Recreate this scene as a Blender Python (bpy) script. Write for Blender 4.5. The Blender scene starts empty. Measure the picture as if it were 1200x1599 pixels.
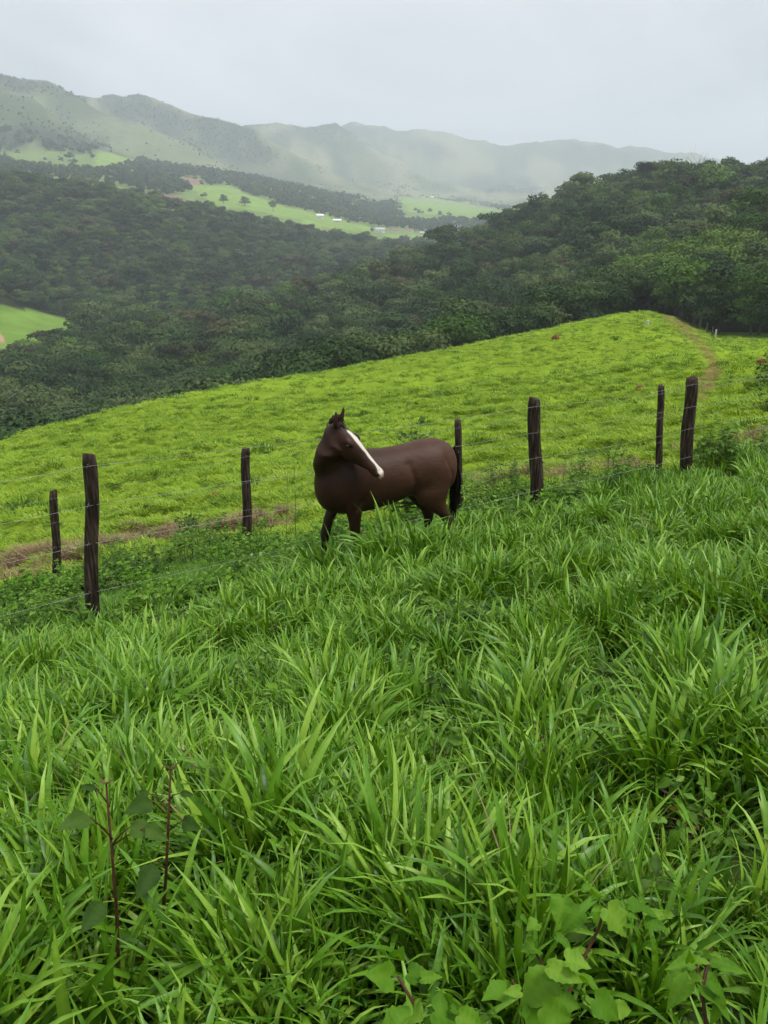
import bpy, bmesh, math, random, zlib
import numpy as np
from mathutils import Vector, Matrix, noise as mnoise

rng = np.random.default_rng(7)
random.seed(7)
R = math.radians
scene = bpy.context.scene
COL = scene.collection

# ------------------------------------------------------------------ camera
F, CX, CY, PITCH = 1250.0, 600.0, 799.5, R(21.4)      # photograph's own pixel geometry (1200 x 1599)
cam_d = bpy.data.cameras.new('camera')
cam = bpy.data.objects.new('camera', cam_d); COL.objects.link(cam)
cam_d.sensor_width = 36.0; cam_d.sensor_fit = 'AUTO'
cam_d.lens = 36.0 * F / 1599.0
cam_d.clip_start = 0.05; cam_d.clip_end = 20000
cam.location = (0, 0, 0); cam.rotation_euler = (math.pi / 2 - PITCH, 0, 0)
scene.camera = cam

# ------------------------------------------------------------------ exposure
scene.view_settings.view_transform = 'Standard'
scene.view_settings.look = 'None'
scene.view_settings.gamma = 1.0
scene.view_settings.use_curve_mapping = False
scene.view_settings.exposure = 1.12
scene.cycles.use_denoising = True
scene.cycles.use_adaptive_sampling = True; scene.cycles.adaptive_threshold = 0.02
scene.cycles.max_bounces = 6
scene.cycles.diffuse_bounces = 3
scene.cycles.glossy_bounces = 2
scene.cycles.transmission_bounces = 3
scene.cycles.volume_bounces = 1
scene.cycles.transparent_max_bounces = 4

# ------------------------------------------------------------------ sky (overcast) and soft sun
SUN_EL, SUN_AZ = R(66), R(105)          # azimuth from the view direction towards the right
wd = bpy.data.worlds.new('World'); scene.world = wd; wd.use_nodes = True
nt = wd.node_tree; N = nt.nodes; L = nt.links
N.clear()
out = N.new('ShaderNodeOutputWorld'); bg = N.new('ShaderNodeBackground')
sky = N.new('ShaderNodeTexSky'); sky.sky_type = 'NISHITA'; sky.sun_disc = False
sky.sun_elevation = SUN_EL; sky.sun_rotation = SUN_AZ; sky.dust_density = 3
tc = N.new('ShaderNodeTexCoord'); sep = N.new('ShaderNodeSeparateXYZ'); L.new(tc.outputs['Generated'], sep.inputs[0])
def wmath(op, a, b=None):
    m = N.new('ShaderNodeMath'); m.operation = op
    for i, v in enumerate((a, b)):
        if v is None: continue
        if isinstance(v, (int, float)): m.inputs[i].default_value = v
        else: L.new(v, m.inputs[i])
    return m.outputs[0]
zc = wmath('MAXIMUM', sep.outputs[2], 0.0)
den = wmath('ADD', zc, 0.16)
cx = wmath('DIVIDE', sep.outputs[0], den); cyy = wmath('DIVIDE', sep.outputs[1], den)
comb = N.new('ShaderNodeCombineXYZ'); L.new(cx, comb.inputs[0]); L.new(cyy, comb.inputs[1])
n1 = N.new('ShaderNodeTexNoise'); n1.inputs['Scale'].default_value = 0.55; n1.inputs['Detail'].default_value = 8
n1.inputs['Roughness'].default_value = 0.52; n1.inputs['Distortion'].default_value = 0.9
L.new(comb.outputs[0], n1.inputs['Vector'])
ramp = N.new('ShaderNodeValToRGB')
ramp.color_ramp.elements[0].position = 0.36; ramp.color_ramp.elements[0].color = (3.1, 3.2, 3.35, 1)
ramp.color_ramp.elements[1].position = 0.64; ramp.color_ramp.elements[1].color = (4.75, 4.82, 4.95, 1)
L.new(n1.outputs['Fac'], ramp.inputs[0])
# an overcast sky grows brighter towards the zenith
grad = wmath('ADD', wmath('MULTIPLY', zc, 0.7), 0.86)
gm = N.new('ShaderNodeVectorMath'); gm.operation = 'SCALE'; L.new(ramp.outputs[0], gm.inputs[0]); L.new(grad, gm.inputs['Scale'])
mix = N.new('ShaderNodeMix'); mix.data_type = 'RGBA'; mix.inputs[0].default_value = 0.08
L.new(gm.outputs[0], mix.inputs[6]); L.new(sky.outputs[0], mix.inputs[7])
L.new(mix.outputs[2], bg.inputs['Color']); bg.inputs['Strength'].default_value = 0.1
L.new(bg.outputs[0], out.inputs[0])

sun_d = bpy.data.lights.new('sun', 'SUN'); sun_d.energy = 1.5; sun_d.angle = R(14); sun_d.color = (1.0, 0.97, 0.92)
sun = bpy.data.objects.new('sun', sun_d); COL.objects.link(sun)
sdir = Vector((math.sin(SUN_AZ) * math.cos(SUN_EL), math.cos(SUN_AZ) * math.cos(SUN_EL), math.sin(SUN_EL)))
sun.rotation_euler = sdir.to_track_quat('Z', 'Y').to_euler(); sun.location = (0, 0, 60)

# ------------------------------------------------------------------ small helpers
def tag(o, label=None, cat=None, group=None, kind=None):
    if label: o['label'] = label
    if cat: o['category'] = cat
    if group: o['group'] = group
    if kind: o['kind'] = kind
    return o
def empty(name, loc, rz=0.0):
    o = bpy.data.objects.new(name, None); COL.objects.link(o); o.location = loc; o.rotation_euler = (0, 0, rz)
    o.empty_display_size = 0.2
    return o
def mesh_obj(name, verts, faces, mats=(), parent=None, smooth=True, link=True, face_mat=None):
    me = bpy.data.meshes.new(name)
    me.from_pydata([tuple(v) for v in verts], [], [tuple(f) for f in faces])
    for m in mats: me.materials.append(m)
    if smooth: me.polygons.foreach_set('use_smooth', np.ones(len(me.polygons), bool))
    if face_mat is not None: me.polygons.foreach_set('material_index', np.asarray(face_mat, np.int32))
    me.update()
    o = bpy.data.objects.new(name, me)
    if link: COL.objects.link(o)
    if parent: o.parent = parent
    return o
def ray(px, py):
    u = (px - CX) / F; v = (CY - py) / F
    c, s = math.cos(PITCH), math.sin(PITCH)
    return np.array([u, c + v * s, -s + v * c])
def P(px, py, depth):
    d = ray(px, py); return d * (depth / d[1])
def project(x, y, z):
    c, s = math.cos(PITCH), math.sin(PITCH)
    dep = y * c - z * s; up = y * s + z * c
    dep = np.maximum(dep, 1e-3)
    return CX + F * x / dep, CY - F * up / dep

def _hash(ix, iy, seed):
    h = (ix.astype(np.int64) * 374761393 + iy.astype(np.int64) * 668265263 + seed * 982451653) & 0x7fffffff
    h = ((h ^ (h >> 13)) * 1274126177) & 0x7fffffff
    return ((h ^ (h >> 16)) & 0xffffff) / float(0xffffff)
def vnoise(x, y, seed=0):
    x = np.asarray(x, float); y = np.asarray(y, float)
    ix = np.floor(x); iy = np.floor(y); fx = x - ix; fy = y - iy
    fx = fx * fx * (3 - 2 * fx); fy = fy * fy * (3 - 2 * fy)
    a = _hash(ix, iy, seed); b = _hash(ix + 1, iy, seed); c = _hash(ix, iy + 1, seed); d = _hash(ix + 1, iy + 1, seed)
    return (a * (1 - fx) + b * fx) * (1 - fy) + (c * (1 - fx) + d * fx) * fy
def fbm(x, y, seed=0, oct=4, gain=0.5):
    s = 0; a = 1; t = 0
    for i in range(oct):
        s = s + a * vnoise(x * 2 ** i + 17.3 * i, y * 2 ** i - 9.1 * i, seed + i); t += a; a *= gain
    return s / t
def sstep(a, b, x):
    t = np.clip((x - a) / (b - a), 0, 1); return t * t * (3 - 2 * t)
def in_poly(px, py, poly):
    px = np.asarray(px); py = np.asarray(py); r = np.zeros(px.shape, bool)
    n = len(poly)
    for i in range(n):
        x1, y1 = poly[i]; x2, y2 = poly[(i + 1) % n]
        if y1 == y2: continue
        c = ((y1 > py) != (y2 > py)) & (px < (x2 - x1) * (py - y1) / (y2 - y1) + x1)
        r ^= c
    return r

# ------------------------------------------------------------------ materials
def mat(name):
    m = bpy.data.materials.new(name); m.use_nodes = True
    t = m.node_tree; t.nodes.clear()
    o = t.nodes.new('ShaderNodeOutputMaterial')
    return m, t, t.nodes, t.links, o
def ramp_node(nodes, stops):
    r = nodes.new('ShaderNodeValToRGB'); e = r.color_ramp.elements
    while len(e) < len(stops): e.new(0.5)
    for i, (p, c) in enumerate(stops):
        e[i].position = p; e[i].color = (*c, 1)
    return r
def leaf_material(name, c_dark, c_mid, c_light, trans=0.35, rough=0.45, spec=0.3, wr=0.4, nscale=40.0):
    """foliage: hue differs from plant to plant (object random) and from leaf to leaf (the 'tint' attribute)"""
    m, t, n, l, o = mat(name)
    oi = n.new('ShaderNodeObjectInfo')
    at = n.new('ShaderNodeAttribute'); at.attribute_name = 'tint'
    mx = n.new('ShaderNodeMath'); mx.operation = 'MULTIPLY_ADD'
    l.new(at.outputs['Fac'], mx.inputs[0]); mx.inputs[1].default_value = 1 - wr
    m2 = n.new('ShaderNodeMath'); m2.operation = 'MULTIPLY'; l.new(oi.outputs['Random'], m2.inputs[0]); m2.inputs[1].default_value = wr
    l.new(m2.outputs[0], mx.inputs[2])
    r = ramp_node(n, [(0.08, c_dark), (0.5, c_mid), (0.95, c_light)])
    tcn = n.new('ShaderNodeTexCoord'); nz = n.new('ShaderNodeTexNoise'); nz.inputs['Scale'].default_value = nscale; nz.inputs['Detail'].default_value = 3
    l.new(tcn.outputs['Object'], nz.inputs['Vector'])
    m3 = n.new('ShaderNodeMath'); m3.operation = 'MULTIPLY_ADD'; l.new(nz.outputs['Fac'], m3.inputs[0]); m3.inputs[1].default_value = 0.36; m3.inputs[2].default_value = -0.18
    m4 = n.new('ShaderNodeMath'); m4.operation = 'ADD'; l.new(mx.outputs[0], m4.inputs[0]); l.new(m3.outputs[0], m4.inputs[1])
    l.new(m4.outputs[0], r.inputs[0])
    p = n.new('ShaderNodeBsdfPrincipled'); p.inputs['Roughness'].default_value = rough
    p.inputs['Specular IOR Level'].default_value = spec
    l.new(r.outputs[0], p.inputs['Base Color'])
    tr = n.new('ShaderNodeBsdfTranslucent')
    hs = n.new('ShaderNodeHueSaturation'); hs.inputs['Value'].default_value = 1.15; hs.inputs['Saturation'].default_value = 1.1
    hs.inputs['Hue'].default_value = 0.49
    l.new(r.outputs[0], hs.inputs['Color']); l.new(hs.outputs[0], tr.inputs['Color'])
    ms = n.new('ShaderNodeMixShader'); ms.inputs[0].default_value = trans
    l.new(p.outputs[0], ms.inputs[1]); l.new(tr.outputs[0], ms.inputs[2]); l.new(ms.outputs[0], o.inputs[0])
    return m
def noise_material(name, stops, scale=5.0, detail=6, rough=0.9, bump=0.0, bscale=None, mapping=None, spec=0.2):
    m, t, n, l, o = mat(name)
    tcn = n.new('ShaderNodeTexCoord'); mp = n.new('ShaderNodeMapping'); l.new(tcn.outputs['Object'], mp.inputs[0])
    if mapping: mp.inputs['Scale'].default_value = mapping
    nz = n.new('ShaderNodeTexNoise'); nz.inputs['Scale'].default_value = scale; nz.inputs['Detail'].default_value = detail
    l.new(mp.outputs[0], nz.inputs['Vector'])
    r = ramp_node(n, stops); l.new(nz.outputs['Fac'], r.inputs[0])
    p = n.new('ShaderNodeBsdfPrincipled'); p.inputs['Roughness'].default_value = rough; p.inputs['Specular IOR Level'].default_value = spec
    l.new(r.outputs[0], p.inputs['Base Color'])
    if bump:
        n2 = n.new('ShaderNodeTexNoise'); n2.inputs['Scale'].default_value = bscale or scale * 3; n2.inputs['Detail'].default_value = 8
        l.new(mp.outputs[0], n2.inputs['Vector'])
        b = n.new('ShaderNodeBump'); b.inputs['Strength'].default_value = bump; b.inputs['Distance'].default_value = 0.02
        l.new(n2.outputs['Fac'], b.inputs['Height']); l.new(b.outputs[0], p.inputs['Normal'])
    l.new(p.outputs[0], o.inputs[0])
    return m
def land_material(name):
    """colour from the 'land' attribute (land cover: meadow, scrub, soil) broken up by noise"""
    m, t, n, l, o = mat(name)
    at = n.new('ShaderNodeAttribute'); at.attribute_name = 'land'
    geo = n.new('ShaderNodeNewGeometry')
    nz = n.new('ShaderNodeTexNoise'); nz.inputs['Scale'].default_value = 0.05; nz.inputs['Detail'].default_value = 9; nz.inputs['Roughness'].default_value = 0.65
    l.new(geo.outputs['Position'], nz.inputs['Vector'])
    mr = n.new('ShaderNodeMapRange'); mr.inputs[1].default_value = 0.3; mr.inputs[2].default_value = 0.7
    mr.inputs[3].default_value = 0.72; mr.inputs[4].default_value = 1.25
    l.new(nz.outputs['Fac'], mr.inputs[0])
    sc = n.new('ShaderNodeVectorMath'); sc.operation = 'SCALE'; l.new(at.outputs['Color'], sc.inputs[0]); l.new(mr.outputs[0], sc.inputs['Scale'])
    d = n.new('ShaderNodeBsdfDiffuse'); l.new(sc.outputs[0], d.inputs['Color']); l.new(d.outputs[0], o.inputs[0])
    return m

M_GROUND = noise_material('grass_soil', [(0.3, (0.018, 0.03, 0.008)), (0.55, (0.04, 0.075, 0.012)), (0.8, (0.07, 0.065, 0.03))], 3.0, bump=0.4)
M_LAND = land_material('land_cover')
M_GRASS = leaf_material('tall_grass', (0.022, 0.075, 0.004), (0.098, 0.24, 0.010), (0.27, 0.43, 0.05), trans=0.22, rough=0.42, spec=0.35)
M_PAST = leaf_material('pasture_turf', (0.07, 0.145, 0.010), (0.20, 0.325, 0.024), (0.35, 0.45, 0.06), trans=0.25, rough=0.6, spec=0.12, wr=0.55)
M_DRY = leaf_material('dead_grass', (0.085, 0.055, 0.028), (0.25, 0.175, 0.095), (0.45, 0.35, 0.21), trans=0.2, rough=0.8, spec=0.1)
M_WEED = leaf_material('weed_leaf', (0.035, 0.09, 0.010), (0.095, 0.20, 0.022), (0.20, 0.32, 0.06), trans=0.3, rough=0.65, spec=0.12)
M_WEEDD = leaf_material('dark_weed_leaf', (0.02, 0.05, 0.008), (0.05, 0.105, 0.014), (0.10, 0.17, 0.03), trans=0.25, rough=0.65, spec=0.12)
M_BROAD = leaf_material('broad_leaf', (0.035, 0.11, 0.006), (0.10, 0.235, 0.014), (0.19, 0.34, 0.035), trans=0.4, rough=0.6, spec=0.14)
M_TREE = leaf_material('tree_leaf', (0.008, 0.022, 0.007), (0.038, 0.074, 0.020), (0.12, 0.16, 0.048), trans=0.12, rough=0.7, spec=0.1, wr=0.6, nscale=4.0)
M_TREEB = leaf_material('fresh_tree_leaf', (0.015, 0.042, 0.007), (0.055, 0.115, 0.017), (0.13, 0.205, 0.04), trans=0.15, rough=0.7, spec=0.1, wr=0.6, nscale=4.0)
M_TREEF = leaf_material('far_tree_leaf', (0.018, 0.036, 0.012), (0.045, 0.08, 0.026), (0.09, 0.13, 0.045), trans=0.15, rough=0.8, spec=0.05, wr=0.6, nscale=4.0)
M_TREEO = leaf_material('olive_tree_leaf', (0.016, 0.022, 0.008), (0.055, 0.06, 0.022), (0.11, 0.11, 0.045), trans=0.12, rough=0.7, spec=0.1, wr=0.6, nscale=4.0)
M_BARK = noise_material('bark', [(0.3, (0.05, 0.04, 0.03)), (0.7, (0.13, 0.11, 0.09))], 6.0)
M_PALE = noise_material('pale_bark', [(0.3, (0.34, 0.33, 0.31)), (0.7, (0.55, 0.54, 0.52))], 6.0)
M_STEM = noise_material('red_stem', [(0.3, (0.035, 0.014, 0.008)), (0.7, (0.09, 0.038, 0.018))], 30.0, rough=0.6)
M_GSTEM = noise_material('green_stem', [(0.3, (0.05, 0.09, 0.02)), (0.7, (0.10, 0.12, 0.04))], 30.0, rough=0.6)
M_POST = noise_material('weathered_post', [(0.28, (0.008, 0.006, 0.005)), (0.48, (0.032, 0.021, 0.015)), (0.62, (0.075, 0.050, 0.036)), (0.8, (0.16, 0.12, 0.09))],
                        4.0, detail=9, bump=0.9, bscale=9, mapping=(9, 9, 0.9))
M_WIRE = noise_material('galvanised_wire', [(0.3, (0.24, 0.25, 0.25)), (0.7, (0.42, 0.43, 0.43))], 20.0, rough=0.45, spec=0.5)
M_DIRT = noise_material('red_earth', [(0.3, (0.10, 0.05, 0.028)), (0.5, (0.20, 0.085, 0.045)), (0.75, (0.28, 0.14, 0.08))], 0.9, detail=8, bump=0.5)
M_MOUND = noise_material('termite_earth', [(0.3, (0.10, 0.04, 0.018)), (0.7, (0.22, 0.09, 0.035))], 3.0, bump=0.6)
M_WHITEWALL = noise_material('limewash', [(0.3, (0.66, 0.65, 0.62)), (0.7, (0.8, 0.79, 0.76))], 0.6)
M_ROOF = noise_material('clay_roof', [(0.3, (0.20, 0.10, 0.07)), (0.7, (0.32, 0.18, 0.12))], 1.5)
M_GREYROOF = noise_material('cement_roof', [(0.3, (0.34, 0.34, 0.34)), (0.7, (0.5, 0.5, 0.5))], 1.5)
M_PANE = noise_material('dark_opening', [(0.3, (0.02, 0.022, 0.025)), (0.7, (0.04, 0.045, 0.05))], 3.0, rough=0.2)

# ------------------------------------------------------------------ terrain: ridge and valley lines in depth order, lofted
A_F, B_X, CAM_H = 0.29, 0.19, 1.62
def near_plane(x, y):
    return -CAM_H - A_F * y + B_X * x
def zpy(depth, z):
    return CY + F * math.tan(-math.atan2(z, depth) - PITCH)
def L_py(pts): return [P(px, py, d) for px, py, d in pts]
def L_z(pts):  return [P(px, zpy(d, z), d) for px, d, z in pts]
def L_top(pts, h): return [P(px, py, d) - np.array([0, 0, h]) for px, py, d in pts]
LINES = []
LINES.append(L_py([(-250, 862, 25), (0, 803, 25), (300, 773, 26), (600, 742, 25), (850, 704, 25), (1050, 668, 25), (1200, 638, 25), (1450, 605, 25)]))
LINES.append(L_py([(-250, 790, 38), (0, 738, 38), (300, 692, 42), (600, 630, 53), (850, 586, 60), (1050, 556, 62), (1200, 556, 60), (1450, 545, 60)]))
K_CREST = len(LINES)
LINES.append(L_py([(-250, 762, 48), (0, 692, 55), (120, 658, 62), (250, 627, 70), (500, 583, 90), (700, 547, 105), (850, 516, 122), (960, 492, 140), (1010, 487, 150),
                   (1050, 494, 152), (1117, 524, 140), (1200, 527, 132), (1450, 520, 126)]))
LINES.append(L_z([(-250, 72, -38), (0, 80, -36), (300, 105, -36), (600, 132, -32), (800, 155, -29), (950, 178, -27), (1030, 178, -24.5), (1117, 168, -21.5), (1200, 160, -19.5), (1450, 155, -15)]))
LINES.append(L_z([(-250, 130, -53), (0, 140, -53), (300, 165, -51), (600, 190, -46), (800, 205, -38), (950, 212, -31), (1050, 215, -22), (1200, 235, -9), (1450, 240, -2)]))
LINES.append(L_z([(-250, 170, -54), (0, 185, -54), (300, 230, -52), (600, 290, -47), (800, 300, -36), (950, 300, -22), (1050, 295, -19), (1200, 300, -10), (1450, 300, -3)]))
LINES.append(L_top([(-250, 600, 225), (0, 563, 260), (150, 508, 320), (300, 480, 380), (450, 447, 430), (600, 411, 480), (700, 374, 490), (800, 336, 500), (860, 308, 490), (920, 283, 475),
                    (1000, 263, 450), (1100, 252, 430), (1200, 251, 420), (1450, 258, 410)], 11.0))
LINES.append(L_z([(-250, 280, -60), (0, 320, -59), (150, 390, -62), (300, 460, -66), (600, 600, -76), (800, 680, -76), (1000, 650, -45), (1200, 640, -30), (1450, 640, -30)]))
LINES.append(L_py([(-250, 478, 420), (0, 482, 430), (125, 503, 460), (300, 455, 540), (450, 428, 650), (600, 410, 760), (800, 400, 850), (1450, 395, 850)]))
LINES.append(L_py([(-250, 385, 600), (0, 385, 600), (150, 392, 620), (300, 395, 680), (450, 400, 760), (600, 398, 860), (800, 395, 930), (1450, 392, 930)]))
K_A = len(LINES)
LINES.append(L_top([(-250, 262, 800), (0, 273, 800), (100, 286, 815), (200, 302, 830), (300, 323, 850), (400, 346, 880), (500, 363, 920), (600, 382, 960), (700, 392, 1000), (800, 392, 1040), (1450, 392, 1040)], 7))
LINES.append(L_top([(-250, 275, 900), (0, 290, 900), (100, 300, 915), (200, 312, 930), (300, 328, 960), (400, 350, 990), (500, 368, 1020), (600, 388, 1060), (700, 388, 1120), (800, 384, 1160), (1450, 384, 1160)], 7))
LINES.append(L_py([(-250, 262, 1100), (0, 272, 1100), (150, 288, 1120), (300, 315, 1120), (400, 330, 1160), (500, 349, 1180), (600, 374, 1230), (700, 377, 1300), (800, 372, 1380), (1450, 370, 1400)]))
LINES.append(L_py([(-250, 240, 1400), (0, 254, 1400), (150, 264, 1400), (300, 287, 1440), (450, 312, 1500), (600, 345, 1600), (700, 347, 1700), (800, 336, 1800), (1000, 326, 2000), (1450, 326, 2000)]))
LINES.append(L_py([(-250, 228, 1620), (0, 240, 1620), (150, 246, 1660), (300, 264, 1780), (450, 290, 1900), (600, 318, 2100), (750, 326, 2400), (850, 320, 2600), (1000, 316, 2600), (1450, 312, 2600)]))
K_M = len(LINES)
LINES.append(L_py([(-250, 112, 2000), (-60, 128, 2000), (0, 138, 2000), (50, 150, 2000), (105, 194, 1980), (140, 219, 1950), (200, 240, 1930), (300, 258, 1980), (450, 285, 2080), (600, 314, 2300), (750, 323, 2650), (850, 317, 2900), (1000, 312, 2900), (1450, 308, 2900)]))
LINES.append(L_py([(-250, 130, 2140), (-60, 145, 2140), (0, 155, 2140), (50, 170, 2140), (105, 206, 2120), (140, 226, 2090), (200, 236, 2090), (300, 254, 2140), (450, 281, 2240), (600, 311, 2480), (750, 320, 2800), (850, 314, 3050), (1000, 309, 3050), (1450, 305, 3050)]))
LINES.append(L_py([(-250, 100, 2500), (-60, 108, 2500), (0, 113, 2500), (22, 117, 2500), (40, 120, 2500), (75, 122, 2500), (112, 141, 2480), (150, 166, 2450), (225, 201, 2400), (300, 228, 2400), (338, 251, 2400), (400, 270, 2450), (450, 279, 2500), (600, 307, 2700), (750, 316, 3050), (850, 310, 3250), (1000, 306, 3250), (1450, 303, 3250)]))
LINES.append(L_py([(-250, 118, 2680), (0, 130, 2680), (75, 140, 2680), (112, 156, 2660), (150, 180, 2650), (225, 212, 2600), (300, 236, 2600), (338, 252, 2600), (400, 266, 2640), (450, 276, 2680), (600, 304, 2880), (750, 313, 3200), (850, 307, 3400), (1000, 303, 3400), (1450, 300, 3400)]))
LINES.append(L_py([(-250, 112, 3150), (0, 126, 3150), (75, 138, 3150), (120, 147, 3150), (150, 149.5, 3150), (180, 146, 3150), (210, 147, 3150), (255, 164, 3130), (300, 181, 3100), (350, 191, 3080), (392, 203, 3050), (430, 226, 3050), (500, 260, 3050), (545, 283, 3050), (600, 298, 3100), (700, 306, 3300), (850, 303, 3550), (1000, 299, 3550), (1450, 296, 3550)]))
LINES.append(L_py([(-250, 130, 3350), (150, 165, 3350), (210, 163, 3350), (300, 195, 3300), (350, 206, 3280), (392, 217, 3250), (430, 238, 3250), (500, 266, 3250), (545, 282, 3250), (600, 294, 3300), (700, 302, 3480), (850, 299, 3750), (1000, 295, 3750), (1450, 292, 3750)]))
LINES.append(L_py([(-250, 130, 4000), (150, 168, 4000), (300, 188, 4000), (360, 193, 4000), (400, 195, 4000), (430, 193, 4000), (455, 193, 4000), (478, 197, 4000), (500, 193, 4000), (525, 191, 4000), (560, 214, 4000), (600, 240, 4000), (650, 268, 4000), (720, 293, 4000), (850, 294, 4100), (1000, 291, 4100), (1450, 288, 4100)]))
LINES.append(L_py([(-250, 145, 4250), (300, 200, 4250), (455, 205, 4250), (525, 205, 4250), (560, 226, 4250), (600, 248, 4250), (650, 272, 4250), (720, 290, 4250), (850, 290, 4300), (1000, 288, 4300), (1450, 285, 4300)]))
LINES.append(L_py([(-250, 150, 5200), (300, 196, 5200), (455, 198, 5200), (540, 192, 5200), (600, 198, 5200), (660, 202, 5200), (700, 207, 5200), (735, 213, 5200), (770, 223, 5200), (830, 221, 5200), (870, 219, 5200), (890, 219, 5200), (920, 224, 5200), (960, 227, 5200), (1040, 233, 5200), (1090, 238, 5200), (1130, 246, 5200), (1170, 254, 5200), (1210, 262, 5200), (1450, 288, 5200)]))
LINES.append(L_py([(-250, 215, 6800), (600, 262, 6800), (1450, 310, 6800)]))
NL = len(LINES)
curves = []
for pts in LINES:
    a = np.array([[math.atan2(p[0], p[1]), math.log(math.hypot(p[0], p[1])), p[2] / math.hypot(p[0], p[1])] for p in pts])
    curves.append(a[np.argsort(a[:, 0])])

def pchip(xk, yk, x):
    h = np.diff(xk); d = np.diff(yk) / h
    m = np.zeros(len(xk)); m[0] = d[0]; m[-1] = d[-1]
    for i in range(1, len(xk) - 1):
        if d[i - 1] * d[i] > 0:
            w1 = 2 * h[i] + h[i - 1]; w2 = h[i] + 2 * h[i - 1]
            m[i] = (w1 + w2) / (w1 / d[i - 1] + w2 / d[i])
    i = np.clip(np.searchsorted(xk, x) - 1, 0, len(xk) - 2)
    t = (x - xk[i]) / h[i]
    return ((1 + 2 * t) * (1 - t) ** 2 * yk[i] + t * (1 - t) ** 2 * h[i] * m[i] + t * t * (3 - 2 * t) * yk[i + 1] + t * t * (t - 1) * h[i] * m[i + 1])

AZ = np.concatenate([np.arange(-180, -60, 4.0), np.arange(-60, -32, 1.0), np.arange(-32, 32, 0.15), np.arange(32, 60, 1.0), np.arange(60, 180.1, 4.0)])
AZ = np.radians(AZ)
LR = np.concatenate([np.arange(math.log(0.2), math.log(12), 0.05), np.arange(math.log(12), math.log(170), 0.006), np.arange(math.log(170), math.log(6800), 0.016)])
RR = np.exp(LR)
Zg = np.zeros((len(AZ), len(LR))); Kg = np.zeros_like(Zg)
AZC = np.clip(AZ, R(-36), R(36))
for i, az in enumerate(AZC):
    xs = [math.log(9.0), math.log(11.0), math.log(13.5), math.log(16.0)]
    es = [near_plane(math.exp(q) * math.sin(az), math.exp(q) * math.cos(az)) / math.exp(q) for q in xs]
    for c in curves:
        xs.append(np.interp(az, c[:, 0], c[:, 1])); es.append(np.interp(az, c[:, 0], c[:, 2]))
    xs = np.array(xs); es = np.array(es)
    for k in range(1, len(xs)):
        if xs[k] <= xs[k - 1] + 0.004: xs[k] = xs[k - 1] + 0.004
    q = np.clip(LR, xs[0], xs[-1])
    Zg[i] = pchip(xs, es, q) * RR
    Kg[i] = np.interp(LR, xs[4:], np.arange(NL))
AZm, RRm = np.meshgrid(AZ, RR, indexing='ij')
Xg = RRm * np.sin(AZm); Yg = RRm * np.cos(AZm)
pl = near_plane(Xg, Yg)
w = sstep(9.5, 14, RRm); Zg = pl * (1 - w) + Zg * w
back = sstep(R(62), R(100), np.abs(AZm)) * sstep(10, 40, RRm)
Zb = 45 * np.tanh(pl / 45)
Zg = Zg * (1 - back) + Zb * back
# relief: cattle terraces and tussocks on the pasture, gullies on the mountains
am = sstep(13, 18, RRm) * (1 - sstep(1.9, 2.3, Kg))
terr = fbm(Xg * 0.55 + 3, Yg * 1.15 + 0.25 * Xg, 11, 3)
terr2 = fbm(Xg * 1.7, Yg * 3.2 + 0.5 * Xg, 23, 2)
Zg += am * ((terr - 0.5) * 0.7 + (terr2 - 0.5) * 0.55)
Zg += (1 - sstep(12, 15, RRm)) * ((fbm(Xg * 0.8, Yg * 0.8, 5, 3) - 0.5) * 0.16)
mt = sstep(K_M - 2.0, K_M - 0.3, Kg)
g1 = np.abs(fbm(Xg / 260 + 5, Yg / 420, 31, 5, 0.55) - 0.5) * 2
Zg += mt * (g1 - 0.35) * 0.011 * RRm
Zg += sstep(2.0, 3.0, Kg) * (1 - mt) * (fbm(Xg / 60, Yg / 60, 41, 4) - 0.5) * 5
PXg, PYg = project(Xg, Yg, Zg)

def ground_z(x, y):
    x = np.asarray(x, float); y = np.asarray(y, float)
    az = np.arctan2(x, y); lr = np.log(np.maximum(np.hypot(x, y), 0.21))
    i = np.clip(np.searchsorted(AZ, az) - 1, 0, len(AZ) - 2); j = np.clip(np.searchsorted(LR, lr) - 1, 0, len(LR) - 2)
    u = np.clip((az - AZ[i]) / (AZ[i + 1] - AZ[i]), 0, 1); v = np.clip((lr - LR[j]) / (LR[j + 1] - LR[j]), 0, 1)
    return (Zg[i, j] * (1 - u) + Zg[i + 1, j] * u) * (1 - v) + (Zg[i, j + 1] * (1 - u) + Zg[i + 1, j + 1] * u) * v
def ground_k(x, y):
    i = np.clip(np.searchsorted(AZ, np.arctan2(x, y)), 0, len(AZ) - 1); j = np.clip(np.searchsorted(LR, np.log(np.hypot(x, y))), 0, len(LR) - 1)
    return Kg[i, j]
def hit(px, py, dmin=0.6, dmax=6000):
    """where the line of sight through a photograph pixel meets the ground"""
    d = ray(px, py); d = d / d[1]
    t = np.exp(np.linspace(math.log(dmin), math.log(dmax), 6000))
    below = d[2] * t < ground_z(d[0] * t, t)
    k = int(np.argmax(below)) if below.any() else len(t) - 1
    x, y = d[0] * t[k], t[k]
    return np.array([x, y, float(ground_z(x, y))])

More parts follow.
